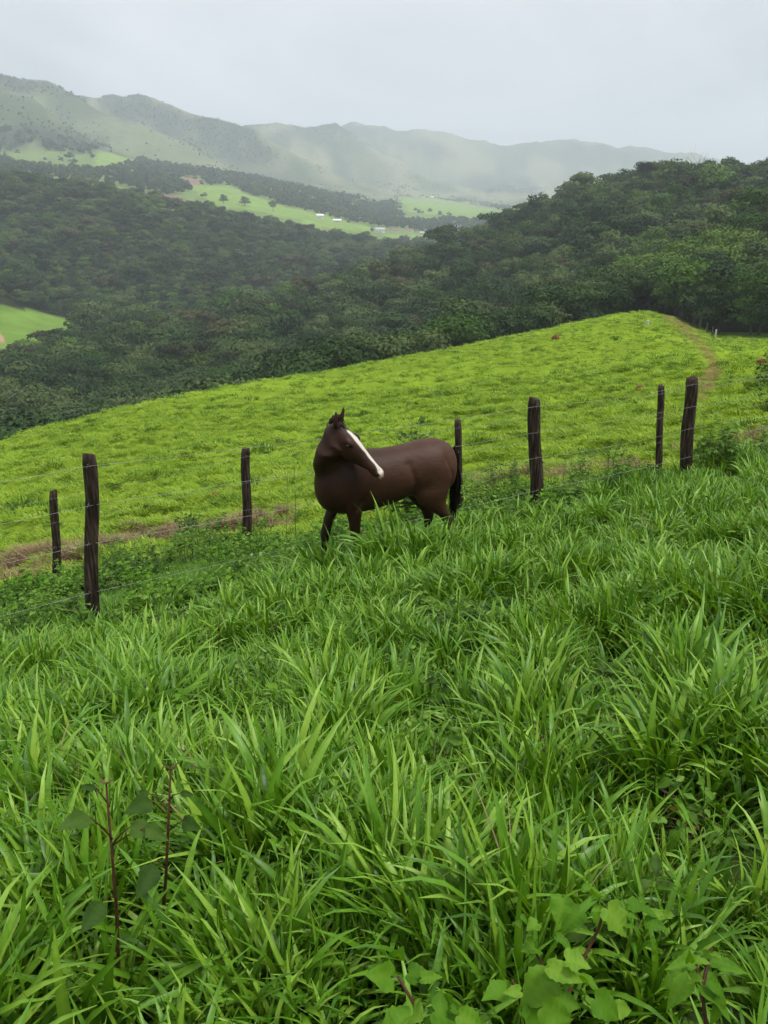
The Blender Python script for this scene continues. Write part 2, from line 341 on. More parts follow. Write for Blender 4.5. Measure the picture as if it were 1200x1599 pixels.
# ---- land cover of the far country
MEADOW = (0.20, 0.27, 0.10)
land = np.zeros(Zg.shape + (3,)); land[:] = (0.035, 0.045, 0.02)
def paint(mask, colr, soft=None):
    land[mask] = colr
far = Kg > K_A + 1.0
paint(far, (0.14, 0.20, 0.06))
mm = Kg > K_M - 0.9
n_l = fbm(Xg / 330, Yg / 330, 77, 4)
land[mm] = (np.array((0.145, 0.175, 0.085)) * 1.0)
dry = mm & (n_l > 0.5); land[dry] = (0.20, 0.20, 0.11)
FOREST_POLYS = [   # darker scrub and woods on the far slopes (photograph outlines)
    [(-80, 150), (0, 160), (30, 176), (60, 190), (100, 192), (130, 205), (172, 222), (168, 232), (120, 236), (138, 244), (90, 240), (60, 226), (20, 240), (-80, 250)],
    [(-60, 100), (0, 110), (70, 122), (110, 142), (140, 160), (120, 158), (60, 148), (0, 140), (-60, 130)],
    [(150, 146), (210, 143), (300, 178), (390, 195), (420, 232), (445, 250), (400, 258), (352, 246), (335, 247), (300, 224), (225, 197), (165, 172)],
    [(455, 192), (530, 190), (600, 197), (640, 205), (600, 215), (540, 212), (470, 206)],
    [(600, 215), (690, 225), (720, 245), (680, 250), (640, 240)],
    [(700, 280), (760, 270), (840, 285), (850, 300), (760, 300)],
    [(780, 225), (900, 222), (1100, 245), (1000, 262), (850, 250)],
]
JX = (fbm(Xg / 45, Yg / 90, 171, 4) - 0.5) * 46; JY = (fbm(Xg / 45 + 40, Yg / 90, 181, 4) - 0.5) * 22
fmask = np.zeros(Zg.shape, bool)
for po in FOREST_POLYS: fmask |= in_poly(PXg + JX, PYg + JY, po)
fmask &= mm
land[fmask] = (0.04, 0.055, 0.033)
scr = mm & (fbm(Xg / 80, Yg / 150, 201, 4) > 0.60); land[scr] = (0.10, 0.125, 0.065)
gully = mm & (g1 < 0.15) & (PYg < 300); land[gully] = (0.075, 0.10, 0.05)
FIELD_SOIL = [[(285, 276), (318, 279), (312, 290), (286, 291)], [(170, 290), (215, 297), (290, 308), (292, 316), (235, 308), (180, 300)], [(478, 366), (500, 358), (522, 360), (500, 372)]]
for po in FIELD_SOIL: land[in_poly(PXg, PYg, po) & far] = (0.21, 0.14, 0.10)
BRIGHT = [[(300, 292), (350, 290), (420, 315), (520, 340), (580, 352), (575, 362), (480, 350), (400, 330), (330, 318)],
          [(620, 308), (680, 310), (790, 330), (760, 345), (690, 335), (640, 330)], [(600, 365), (680, 368), (690, 378), (610, 378)], [(150, 236), (235, 256), (150, 260)]]
for po in BRIGHT: land[in_poly(PXg + JX * 0.4, PYg + JY * 0.4, po) & far & ~fmask] = (0.18, 0.27, 0.065)
for _ in range(2):      # land cover grades into its neighbours
    bl = land.copy(); bl[1:-1, 1:-1] = (land[1:-1, 1:-1] * 2 + land[:-2, 1:-1] + land[2:, 1:-1] + land[1:-1, :-2] + land[1:-1, 2:]) / 6
    land = np.where(mm[..., None], bl, land)
CLEAR = [[(-200, 470), (0, 476), (70, 488), (130, 504), (60, 540), (-200, 560)], [(424, 414), (478, 416), (470, 424), (428, 424)]]
cmask = np.zeros(Zg.shape, bool)
for po in CLEAR: cmask |= in_poly(PXg, PYg, po)
cmask &= (Kg > 6.1) & (Kg < K_A)
land[cmask] = (0.13, 0.22, 0.035)
TRACK = [[(-60, 512), (0, 515), (4, 524), (6, 536), (-60, 540)]]
land[in_poly(PXg, PYg, TRACK[0]) & cmask] = (0.36, 0.24, 0.15)
pmask = (Kg <= K_CREST + 0.25) & (RRm > 12)
pn = fbm(Xg / 3.0, Yg / 3.0, 51, 4)
land[pmask] = np.array((0.16, 0.24, 0.02)) * (0.75 + 0.5 * pn[pmask])[:, None]
# the worn red track up the side of the pasture
path_px = [(1036, 488, 8), (1050, 500, 12), (1068, 512, 13), (1082, 524, 13), (1096, 538, 12), (1107, 552, 9), (1116, 568, 8), (1116, 580, 14), (1108, 592, 16), (1100, 606, 12), (1094, 622, 8)]
pd = np.full(Zg.shape, 9.0)
for (x1, y1, w1), (x2, y2, w2) in zip(path_px[:-1], path_px[1:]):
    t = np.clip(((PXg - x1) * (x2 - x1) + (PYg - y1) * (y2 - y1)) / ((x2 - x1) ** 2 + (y2 - y1) ** 2), 0, 1)
    dist = np.hypot(PXg - x1 - t * (x2 - x1), (PYg - y1 - t * (y2 - y1)) * 2.0) / (w1 + t * (w2 - w1))
    pd = np.minimum(pd, dist)
pw = np.clip(1.6 - pd, 0, 1) * sstep(0.25, 0.55, fbm(Xg / 1.1, Yg / 1.6, 61, 4)) * 1.3
pw = np.where(pmask, np.clip(pw, 0, 1), 0)[..., None]
pw = pw * 0.72
soil = np.array((0.15, 0.085, 0.05)) * (0.6 + 0.8 * fbm(Xg, Yg, 63, 3))[..., None]
land = land * (1 - pw) + soil * pw

def build_band(name, kmask, material):
    """one part of the one continuous terrain sheet"""
    fm = kmask[:-1, :-1]
    ii, jj = np.nonzero(fm)
    nr = len(LR)
    q = np.stack([ii * nr + jj, (ii + 1) * nr + jj, (ii + 1) * nr + jj + 1, ii * nr + jj + 1], 1)
    used, inv = np.unique(q.ravel(), return_inverse=True)
    co = np.stack([Xg.ravel()[used], Yg.ravel()[used], Zg.ravel()[used]], 1)
    me = bpy.data.meshes.new(name)
    nf = len(q)
    me.vertices.add(len(used)); me.vertices.foreach_set('co', co.ravel())
    me.loops.add(nf * 4); me.loops.foreach_set('vertex_index', inv.astype(np.int32).reshape(-1, 4)[:, ::-1].ravel())
    me.polygons.add(nf); me.polygons.foreach_set('loop_start', np.arange(0, nf * 4, 4, dtype=np.int32))
    me.polygons.foreach_set('use_smooth', np.ones(nf, bool))
    at = me.color_attributes.new('land', 'FLOAT_COLOR', 'POINT')
    c4 = np.ones((len(used), 4)); c4[:, :3] = land.reshape(-1, 3)[used]; at.data.foreach_set('color', c4.ravel())
    me.materials.append(material); me.update(); me.validate()
    o = bpy.data.objects.new(name, me); COL.objects.link(o); o['kind'] = 'structure'
    return o
k_hill = RRm < 14.2
k_past = (~k_hill) & (Kg <= K_CREST + 0.25)
k_vall = (~k_hill) & (Kg > K_CREST + 0.25) & (Kg <= K_A + 1.0)
k_fld = (~k_hill) & (Kg > K_A + 1.0) & (Kg <= K_M - 0.9)
k_mnt = (~k_hill) & (Kg > K_M - 0.9)
build_band('hillside', k_hill, M_GROUND)
build_band('pasture', k_past, M_LAND)
build_band('wooded_hills', k_vall, M_LAND)
build_band('valley_fields', k_fld, M_LAND)
build_band('mountains', k_mnt, M_LAND)

# how high the ground already seen stands, to leave out trees nothing shows of
EMAX = np.maximum.accumulate(Zg / RRm, axis=1)
def visible(x, y, ztop):
    az = np.arctan2(x, y); r = np.hypot(x, y)
    i = np.clip(np.searchsorted(AZ, az), 0, len(AZ) - 1); j = np.clip(np.searchsorted(LR, np.log(r)) - 2, 0, len(LR) - 1)
    return ztop / r > EMAX[i, j]

# ------------------------------------------------------------------ scatter with geometry nodes (only for uncountable stuff)
def proto_collection(name, objs):
    c = bpy.data.collections.new(name)
    for o in objs: c.objects.link(o)
    return c
def scatter(name, pts, rots, scales, idx, coll, label, cat):
    me = bpy.data.meshes.new(name)
    me.vertices.add(len(pts)); me.vertices.foreach_set('co', np.asarray(pts, float).ravel())
    a = me.attributes.new('rot', 'FLOAT_VECTOR', 'POINT'); a.data.foreach_set('vector', np.asarray(rots, float).ravel())
    a = me.attributes.new('scl', 'FLOAT_VECTOR', 'POINT'); a.data.foreach_set('vector', np.asarray(scales, float).ravel())
    a = me.attributes.new('pick', 'INT', 'POINT'); a.data.foreach_set('value', np.asarray(idx, np.int32))
    o = bpy.data.objects.new(name, me); COL.objects.link(o)
    ng = bpy.data.node_groups.new(name + '_nodes', 'GeometryNodeTree')
    ng.interface.new_socket('Geometry', in_out='INPUT', socket_type='NodeSocketGeometry')
    ng.interface.new_socket('Geometry', in_out='OUTPUT', socket_type='NodeSocketGeometry')
    n = ng.nodes; l = ng.links
    gi = n.new('NodeGroupInput'); go = n.new('NodeGroupOutput')
    ci = n.new('GeometryNodeCollectionInfo'); ci.inputs['Collection'].default_value = coll
    ci.inputs['Separate Children'].default_value = True; ci.inputs['Reset Children'].default_value = True
    ip = n.new('GeometryNodeInstanceOnPoints'); ip.inputs['Pick Instance'].default_value = True
    def named(nm, ty):
        q = n.new('GeometryNodeInputNamedAttribute'); q.data_type = ty; q.inputs['Name'].default_value = nm
        return q.outputs['Attribute']
    l.new(gi.outputs[0], ip.inputs['Points']); l.new(ci.outputs[0], ip.inputs['Instance'])
    l.new(named('pick', 'INT'), ip.inputs['Instance Index'])
    er = n.new('FunctionNodeEulerToRotation'); l.new(named('rot', 'FLOAT_VECTOR'), er.inputs[0]); l.new(er.outputs[0], ip.inputs['Rotation'])
    l.new(named('scl', 'FLOAT_VECTOR'), ip.inputs['Scale']); l.new(ip.outputs[0], go.inputs[0])
    md = o.modifiers.new('scatter', 'NODES'); md.node_group = ng
    return tag(o, label, cat, kind='stuff')

def tint_attr(me, vals):
    a = me.attributes.new('tint', 'FLOAT', 'POINT'); a.data.foreach_set('value', np.asarray(vals, float))

# ------------------------------------------------------------------ grass blades
def blades(name, n, spread, length, width, lean, material, seg=6, fold=True, droop=0.6, wind=(0, 0), r=None, tint=(0.2, 0.9), upright=0.0):
    r = r or np.random.default_rng(zlib.crc32(name.encode()))
    V = []; Fc = []; T = []
    for b in range(n):
        a = r.uniform(0, 2 * math.pi); rad = spread * math.sqrt(r.uniform(0, 1))
        base = np.array([rad * math.cos(a), rad * math.sin(a), -0.02])
        a2 = a + r.normal(0, 0.9); d = np.array([math.cos(a2), math.sin(a2), 0.0])
        d[:2] += np.array(wind); d /= np.linalg.norm(d) + 1e-6
        side0 = np.array([-d[1], d[0], 0.0])
        tw = r.normal(0, 0.5)
        ln = length * r.uniform(0.55, 1.15); wd_ = width * r.uniform(0.6, 1.2)
        th = max(0.03, r.normal(lean, 0.22)) * (1 - upright)
        dr = droop * r.uniform(0.3, 1.5)
        kink = r.uniform(0.5, 0.85) if r.uniform() < 0.14 else 2
        p = base.copy(); tnt = r.uniform(*tint)
        i0 = len(V); st = ln / seg
        for s in range(seg + 1):
            u = s / seg
            ang = th + dr * u * u * 1.6 + (1.1 if u > kink else 0)
            dirv = d * math.sin(ang) + np.array([0, 0, math.cos(ang)])
            nrm = d * -math.cos(ang) + np.array([0, 0, math.sin(ang)])
            sv = side0 * math.cos(tw * u) + nrm * math.sin(tw * u)
            ww = wd_ * 0.5 * (min(1, 0.45 + 2.2 * u)) * (1 - u ** 2.6) ** 0.9 if s < seg else 0.0006
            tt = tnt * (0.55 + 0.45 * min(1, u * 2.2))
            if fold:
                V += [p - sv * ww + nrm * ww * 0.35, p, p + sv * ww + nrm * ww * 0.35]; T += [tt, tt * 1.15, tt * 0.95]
            else:
                V += [p - sv * ww, p + sv * ww]; T += [tt, tt]
            p = p + dirv * st
        c = 3 if fold else 2
        for s in range(seg):
            for q in range(c - 1):
                k = i0 + s * c + q
                Fc.append((k, k + 1, k + c + 1, k + c))
    o = mesh_obj(name, V, Fc, [material], link=False)
    tint_attr(o.data, T)
    return o

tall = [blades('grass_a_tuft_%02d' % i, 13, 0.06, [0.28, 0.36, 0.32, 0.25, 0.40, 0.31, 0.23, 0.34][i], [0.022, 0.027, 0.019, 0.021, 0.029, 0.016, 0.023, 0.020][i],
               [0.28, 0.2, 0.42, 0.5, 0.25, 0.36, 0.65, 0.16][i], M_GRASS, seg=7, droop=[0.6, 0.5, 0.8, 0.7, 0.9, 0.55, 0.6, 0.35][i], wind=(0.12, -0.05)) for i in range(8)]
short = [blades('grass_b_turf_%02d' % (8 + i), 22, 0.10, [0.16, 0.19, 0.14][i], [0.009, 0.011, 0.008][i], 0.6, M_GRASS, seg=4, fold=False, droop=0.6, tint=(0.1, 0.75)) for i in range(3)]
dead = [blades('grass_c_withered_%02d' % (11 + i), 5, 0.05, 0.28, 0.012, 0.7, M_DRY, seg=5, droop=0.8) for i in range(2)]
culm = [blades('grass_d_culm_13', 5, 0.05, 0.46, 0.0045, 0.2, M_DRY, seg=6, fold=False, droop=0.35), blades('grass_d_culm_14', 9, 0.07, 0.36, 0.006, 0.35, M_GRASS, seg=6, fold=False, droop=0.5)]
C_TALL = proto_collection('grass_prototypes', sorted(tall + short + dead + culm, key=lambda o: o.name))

def wedge_points(n, rmin, rmax, half=R(31), power=1.0):
    u = rng.uniform(0, 1, n)
    r = (rmin ** (2 * power) + u * (rmax ** (2 * power) - rmin ** (2 * power))) ** (1 / (2 * power))
    az = rng.uniform(-half, half, n)
    return r * np.sin(az), r * np.cos(az)
# the tall wet grass on this side of the fence; denser near the lens
xs, ys = [], []
for cnt, r0, r1, half in ((5600, 0.35, 3.2, R(48)), (9500, 3.0, 7.5, R(33)), (12500, 7.3, 15.5, R(31))):
    x, y = wedge_points(cnt, r0, r1, half); xs.append(x); ys.append(y)
x = np.concatenate(xs); y = np.concatenate(ys)
# near the fences the tall grass ends along the far fence
def far_fence_y(x): return 13.0 - 0.04 * x
def near_fence_y(x): return 9.85 + 0.585 * x
keep = y < far_fence_y(x) + 0.35 * (fbm(x * 1.3, y * 1.3, 91, 2) - 0.5)
x, y = x[keep], y[keep]
cl = fbm(x * 1.1, y * 1.1, 101, 3); cl2 = fbm(x * 3.1, y * 3.1, 111, 2)
thin = (cl2 < 0.42) & (rng.uniform(0, 1, len(x)) < 0.8)
x, y, cl, cl2 = x[~thin], y[~thin], cl[~thin], cl2[~thin]
near_scale = 1 + 0.22 * (1 - sstep(2.0, 4.5, np.hypot(x, y)))
open_ = np.zeros(len(x), bool)
for qx, qy, rad_ in ((186, 1560, 0.24), (243, 1500, 0.22), (880, 1590, 0.16), (660, 1598, 0.12), (1100, 1598, 0.14)):
    g = hit(qx, qy); dd = np.hypot(x - g[0], (y - g[1] + 0.22) * 0.55); open_ |= (dd < rad_ * 1.2)
open_ &= rng.uniform(0, 1, len(x)) < 0.88
x, y, cl, cl2, near_scale = x[~open_], y[~open_], cl[~open_], cl2[~open_], near_scale[~open_]
n = len(x)
sc = near_scale * np.clip(0.55 + 1.5 * (cl - 0.33) + 0.6 * (cl2 - 0.5) + rng.normal(0, 0.12, n), 0.42, 1.4)
strip = sstep(-0.2, 1.2, y - near_fence_y(x))              # lower growth in the lane between the fences
hz_ = P(572, 868, 8.45); sc *= 1 - 0.5 * strip
sc *= 1 + 0.8 * np.exp(-(((x - hz_[0]) / 1.1) ** 2 + ((y - hz_[1] + 0.25 * (x - hz_[0])) / 0.55) ** 2))
pick = rng.integers(0, 8, n)
pick = np.where((sc < 0.72) & (rng.uniform(0, 1, n) < 0.5), rng.integers(8, 11, n), pick)
pick = np.where(rng.uniform(0, 1, n) < 0.02 + 0.10 * (fbm(x * 0.6, y * 0.6, 191, 3) > 0.62), rng.integers(11, 13, n), pick)
u_ = rng.uniform(0, 1, n); pick = np.where(u_ < 0.012, 13, np.where(u_ < 0.11, 14, pick))
rots = np.stack([rng.normal(0, 0.15, n), rng.normal(0.03, 0.15, n), rng.uniform(0, 2 * math.pi, n)], 1)
pts = np.stack([x, y, ground_z(x, y)], 1)
scl = np.stack([sc * 1.05, sc * 1.05, sc], 1)
lx_, ly_ = wedge_points(16000, 7.5, 14.5, R(31))
kp = (ly_ > near_fence_y(lx_) - 0.4) & (ly_ < far_fence_y(lx_) + 0.1); lx_, ly_ = lx_[kp], ly_[kp]; q = len(lx_)
pts = np.concatenate([pts, np.stack([lx_, ly_, ground_z(lx_, ly_)], 1)]); ls_ = rng.uniform(0.6, 1.1, q)
rots = np.concatenate([rots, np.stack([rng.normal(0, 0.15, q), rng.normal(0, 0.15, q), rng.uniform(0, 6.28, q)], 1)])
scl = np.concatenate([scl, np.stack([ls_, ls_, ls_], 1)]); pick = np.concatenate([pick, rng.integers(8, 11, q)])
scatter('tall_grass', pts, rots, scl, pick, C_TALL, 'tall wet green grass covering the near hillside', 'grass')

# the grazed lime-green pasture beyond
pproto = [blades('turf_clump_%02d' % i, 60, [0.22, 0.28, 0.2, 0.25][i], [0.12, 0.15, 0.10, 0.17][i], 0.022, [0.8, 0.65, 0.9, 0.7][i], M_PAST, seg=3, fold=False, droop=0.6, wind=(-0.9, -0.2), tint=(0.15, 0.95)) for i in range(4)]
pdark = [blades('turf_clump_%02d' % (4 + i), 36, 0.18, 0.2, 0.022, 0.5, M_WEED, seg=3, fold=False, droop=0.5, tint=(0.1, 0.8)) for i in range(2)]
C_PAST = proto_collection('pasture_prototypes', pproto + pdark)
xs, ys = [], []
for cnt, r0, r1 in ((9000, 12.6, 24), (17000, 24, 60), (26000, 60, 165)):
    x, y = wedge_points(cnt, r0, r1, R(30)); xs.append(x); ys.append(y)
x = np.concatenate(xs); y = np.concatenate(ys)
kk = ground_k(x, y); zz = ground_z(x, y); ppx, ppy = project(x, y, zz)
pdp = np.full(len(x), 9.0)
for (x1, y1, w1), (x2, y2, w2) in zip(path_px[:-1], path_px[1:]):
    t = np.clip(((ppx - x1) * (x2 - x1) + (ppy - y1) * (y2 - y1)) / ((x2 - x1) ** 2 + (y2 - y1) ** 2), 0, 1)
    pdp = np.minimum(pdp, np.hypot(ppx - x1 - t * (x2 - x1), (ppy - y1 - t * (y2 - y1)) * 2.0) / (w1 + t * (w2 - w1)))
keep = (y > far_fence_y(x) + 0.1) & (kk < K_CREST + 0.05) & ((pdp > 1.35) | (rng.uniform(0, 1, len(x)) < 0.08 + 0.4 * pdp * pdp))
x, y, zz = x[keep], y[keep], zz[keep]; n = len(x)
tn = fbm(x * 0.55 + 3, y * 1.15 + 0.25 * x, 11, 3)
rr_ = np.hypot(x, y)
s = np.clip(0.8 + 1.4 * (tn - 0.4) + rng.normal(0, 0.2, n), 0.4, 1.7) * np.where(rr_ > 60, 1.5, np.where(rr_ > 24, 1.15, 0.8))
dk = (fbm(x / 1.1, y / 0.8, 131, 3) > 0.68) & (rng.uniform(0, 1, n) < 0.45)
pick = np.where(dk, rng.integers(4, 6, n), rng.integers(0, 4, n))
scatter('pasture_grass', np.stack([x, y, zz], 1), np.stack([rng.normal(0, 0.1, n), rng.normal(0, 0.1, n), rng.normal(0, 0.7, n)], 1),
        np.stack([s * 1.25, s, s * rng.uniform(0.7, 1.15, n)], 1), pick, C_PAST, 'short lime green grazed grass on the pasture beyond the fences', 'grass')

# dead straw along the far fence and in small patches
dproto = [blades('straw_%02d' % i, 34, 0.16, 0.26, 0.012, 0.95, M_DRY, seg=4, fold=False, droop=0.9) for i in range(3)]
C_DRY = proto_collection('straw_prototypes', dproto)
dx, dy, dsc = [], [], []
def straw_patch(px, py, w, d, n, sc=1.0):
    h = hit(px, py)
    for _ in range(int(n * 1.8)):
        dx.append(h[0] + rng.normal(0, w)); dy.append(h[1] + rng.normal(0, d * 0.75)); dsc.append(sc)
for px, py, w, d, n in ((10, 880, 0.7, 0.3, 80), (70, 868, 0.6, 0.3, 60), (120, 862, 0.4, 0.25, 40), (190, 846, 0.5, 0.2, 30), (215, 842, 0.3, 0.2, 26), (340, 826, 0.35, 0.25, 60), (372, 820, 0.35, 0.25, 70), (405, 812, 0.3, 0.2, 50),
                        (880, 742, 0.4, 0.25, 30), (930, 738, 0.5, 0.25, 34), (985, 736, 0.5, 0.2, 34), (1165, 690, 0.5, 0.25, 40), (1195, 684, 0.5, 0.25, 40), (20, 905, 0.5, 0.2, 40), (45, 872, 0.6, 0.3, 60), (155, 852, 0.5, 0.25, 40), (250, 838, 0.4, 0.25, 40), (290, 832, 0.4, 0.2, 40), (440, 806, 0.3, 0.2, 30), (765, 752, 0.5, 0.25, 34), (810, 748, 0.4, 0.25, 34)):
    straw_patch(px, py, w, d, n)
for px, py, w, d, n in ((330, 1003, 0.16, 0.16, 9), (345, 990, 0.2, 0.2, 6), (880, 905, 0.3, 0.3, 8), (1010, 920, 0.3, 0.25, 7), (980, 1165, 0.12, 0.12, 5), (1060, 1290, 0.1, 0.1, 4), (60, 960, 0.2, 0.2, 4)):
    straw_patch(px, py, w, d, n, 0.6)
dx = np.array(dx); dy = np.array(dy); dsc = np.array(dsc); n = len(dx)
s = rng.uniform(0.6, 1.25, n) * dsc
scatter('dry_straw', np.stack([dx, dy, ground_z(dx, dy)], 1), np.stack([rng.normal(0, 0.3, n), rng.normal(0, 0.3, n), rng.uniform(0, 6.28, n)], 1),
        np.stack([s, s, s], 1), rng.integers(0, 3, n), C_DRY, 'pale brown dead grass along the foot of the far fence', 'dry grass')

# ------------------------------------------------------------------ trees
def tube(V, Fc, pts, radii, n=7, cap=True, T=None, tv=0.5):
    pts = [np.asarray(p, float) for p in pts]; i0 = len(V)
    prev = None
    for k, p in enumerate(pts):
        d = pts[min(k + 1, len(pts) - 1)] - pts[max(k - 1, 0)]; d = d / (np.linalg.norm(d) + 1e-9)
        ref = prev if prev is not None else (np.array([1.0, 0, 0]) if abs(d[0]) < 0.8 else np.array([0, 1.0, 0]))
        a = ref - d * ref.dot(d); a /= np.linalg.norm(a) + 1e-9; b = np.cross(d, a); prev = a
        for q in range(n):
            t = 2 * math.pi * q / n
            V.append(p + (a * math.cos(t) + b * math.sin(t)) * radii[k])
            if T is not None: T.append(tv)
    for k in range(len(pts) - 1):
        for q in range(n):
            Fc.append((i0 + k * n + q, i0 + k * n + (q + 1) % n, i0 + (k + 1) * n + (q + 1) % n, i0 + (k + 1) * n + q))
    if cap: Fc.append(tuple(i0 + (len(pts) - 1) * n + q for q in range(n)))

def crown_mesh(name, seed, material, shape='round', leaves=900, leaf=0.42, lobes=14):
    """unit tree about 1 high (0..1): lobes of many small leaf faces with gaps between them"""
    r = np.random.default_rng(seed)
    if shape == 'round': W, H, Z0 = 0.48, 0.36, 0.62
    elif shape == 'flat': W, H, Z0 = 0.62, 0.20, 0.78
    elif shape == 'tall': W, H, Z0 = 0.30, 0.46, 0.53
    else: W, H, Z0 = 0.5, 0.45, 0.48
    lob = []
    for _ in range(lobes):
        v = r.normal(0, 1, 3); v /= np.linalg.norm(v); v *= r.uniform(0.45, 0.95)
        c = np.array([v[0] * W * 0.8, v[1] * W * 0.8, Z0 + v[2] * H * 0.75])
        s = r.uniform(0.13, 0.24) * (1.0 if shape != 'tall' else 0.75)
        lob.append((c, np.array([s * 1.2, s * 1.2, s * (0.62 if shape == 'flat' else 0.8)]), r.uniform(0, 1)))
    V = []; Fc = []; T = []
    for k in range(leaves):
        c, s, tv = lob[k % lobes]
        v = r.normal(0, 1, 3); v /= np.linalg.norm(v)
        if v[2] < -0.5: v[2] *= -0.6
        p = c + v * s * r.uniform(0.72, 1.08)
        nrm = v + r.normal(0, 0.3, 3) + np.array([0, 0, 0.15]); nrm /= np.linalg.norm(nrm)
        a = np.cross(nrm, r.normal(0, 1, 3)); a /= np.linalg.norm(a); b = np.cross(nrm, a)
        sz = leaf * 0.1 * r.uniform(0.6, 1.3)
        i0 = len(V)
        V += [p - a * sz, p - b * sz * 0.6 - nrm * sz * 0.2, p + a * sz, p + b * sz * 0.6 - nrm * sz * 0.2]
        Fc.append((i0, i0 + 1, i0 + 2, i0 + 3))
        t = np.clip(0.5 * tv + r.uniform(0, 0.5), 0, 1); T += [t] * 4
    o = mesh_obj(name, V, Fc, [material], link=False, smooth=False)
    tint_attr(o.data, T)
    return o, lob
def trunk_mesh(name, lob, seed, material, r0=0.022):
    r = np.random.default_rng(seed)
    V = []; Fc = []
    top = np.array([r.normal(0, 0.02), r.normal(0, 0.02), 0.62])
    mid = np.array([r.normal(0, 0.02), r.normal(0, 0.02), 0.3])
    tube(V, Fc, [(0, 0, -0.08), mid, top], [r0 * 1.2, r0, r0 * 0.5], 6)
    for c, s, _ in lob[:7]:
        tube(V, Fc, [mid + (top - mid) * r.uniform(0.0, 0.7), mid * 0.35 + c * 0.65 + r.normal(0, 0.02, 3), c], [r0 * 0.55, r0 * 0.4, r0 * 0.15], 5)
    return mesh_obj(name, V, Fc, [material], link=False)
CROWNS = []   # (crown, trunk) prototypes for the individually built forest trees
for i, (sh, m_) in enumerate((('round', M_TREE), ('flat', M_TREE), ('round', M_TREE), ('bush', M_TREE), ('flat', M_TREE), ('round', M_TREEB), ('bush', M_TREEB), ('flat', M_TREEB))):
    c, lob = crown_mesh('crown', 200 + i, m_, sh, leaves=2300, leaf=0.30, lobes=18 + (i % 3) * 5)
    CROWNS.append((c.data, trunk_mesh('trunk', lob, 300 + i, M_BARK).data))
FARP = [crown_mesh('far_crown_%02d' % i, 400 + i, [M_TREE, M_TREE, M_TREE, M_TREEB, M_TREEO, M_TREE, M_TREEB, M_TREE][i], ['round', 'flat', 'bush', 'round', 'flat', 'round', 'bush', 'round'][i], leaves=1000, leaf=0.40, lobes=[9, 8, 7, 12, 9, 14, 6, 11][i])[0] for i in range(8)]
C_WOOD = proto_collection('wood_prototypes', FARP)
FARQ = [crown_mesh('distant_crown_%02d' % i, 450 + i, M_TREEF, ['round', 'bush', 'tall', 'tall'][i], leaves=220, leaf=1.0, lobes=9)[0] for i in range(4)]
C_FAR = proto_collection('distant_prototypes', FARQ)

def scatter_area(n, r0, r1, half=R(31)):
    u = rng.uniform(0, 1, n); r = np.sqrt(r0 * r0 + u * (r1 * r1 - r0 * r0)); az = rng.uniform(-half, half, n)
    return r * np.sin(az), r * np.cos(az)
# forest of the middle distance
x, y = scatter_area(15000, 62, 320); x2, y2 = scatter_area(24000, 320, 1000)
x = np.concatenate([x, x2]); y = np.concatenate([y, y2])
k = ground_k(x, y); z = ground_z(x, y); px, py = project(x, y, z)
edge = np.where(px > 1040, K_CREST + 0.05, K_CREST + 0.75 - 0.35 * sstep(800, 1000, px))
ok = (k > edge) & (k < K_A + 0.6)
for po in CLEAR: ok &= ~(in_poly(px, py, po) & (k > 6.1))
tpx, tpy = project(x, y, z + 9.5)
ok &= ~((tpx < 140) & (tpx > -200) & (k > 4.5) & (k < 8.2) & (tpy < 543 - 0.29 * np.maximum(tpx, -50)) & (tpy > 474))
# keep the corner of the pasture, right of the track, free of trees
x, y, z, k, px, py = [q[ok] for q in (x, y, z, k, px, py)]
r_ = np.hypot(x, y); n = len(x)
h = np.where(r_ < 330, rng.normal(9.3, 2.2, n), rng.normal(9.5, 2.4, n)); h = np.clip(h, 5.0, 15)
h *= np.where(r_ > 520, 0.95, 1.0)
# thin to a spacing of about 0.55 crown heights on a hash grid
order = rng.permutation(n); seen = {}; keepi = []
for i in order:
    cell = 5.2 if r_[i] < 260 else 6.4
    key = (int(x[i] // cell), int(y[i] // cell), cell)
    if key in seen: continue
    seen[key] = 1; keepi.append(i)
keepi = np.array(keepi)
x, y, z, r_, h, px, py, k = [q[keepi] for q in (x, y, z, r_, h, px, py, k)]
vis = visible(x, y, z + h * 1.05) & (px > -140) & (px < 1340)
x, y, z, r_, h, px, py, k = [q[vis] for q in (x, y, z, r_, h, px, py, k)]
size = h / r_ * ((px > -20) & (px < 1220))
big = np.argsort(-size)[:296]
bigset = np.zeros(len(x), bool); bigset[big] = True
for i in big:
    right = px[i] > 1000 and k[i] < 5.2
    if right:
        ci = int(rng.choice([5, 6, 7, 5, 0, 3])); lab = {5: 'rounded fresh green', 6: 'bushy fresh green', 7: 'flat-crowned fresh green', 0: 'rounded dark green', 3: 'bushy dark green'}[ci] + ' tree at the wood edge by the red dirt track'; gr = lab.replace(' tree ', ' trees ')
    else:
        ci = int(rng.choice([0, 1, 2, 3, 4, 5, 1, 2]))
        zone = 'above the two left-hand fence posts' if px[i] < 330 else ('behind the pasture crest left of the horse' if px[i] < 520 else ('behind the pasture crest above the horse' if px[i] < 800 else 'behind the crest above the middle thick post'))
        lab = ['rounded', 'flat-crowned', 'rounded', 'low bushy', 'flat-crowned', 'bright rounded'][ci] + ' tree in the valley wood ' + zone; gr = lab.replace(' tree ', ' trees ')
    t = empty('forest_tree', (x[i], y[i], z[i]), rng.uniform(0, 6.28))
    s = h[i]; t.scale = (s * rng.uniform(0.95, 1.25), s * rng.uniform(0.95, 1.25), s)
    tag(t, lab, 'tree', gr)
    for nm, me in (('crown', CROWNS[ci][0]), ('trunk', CROWNS[ci][1])):
        o = bpy.data.objects.new(nm, me); COL.objects.link(o); o.parent = t
m = ~bigset; n = int(m.sum())
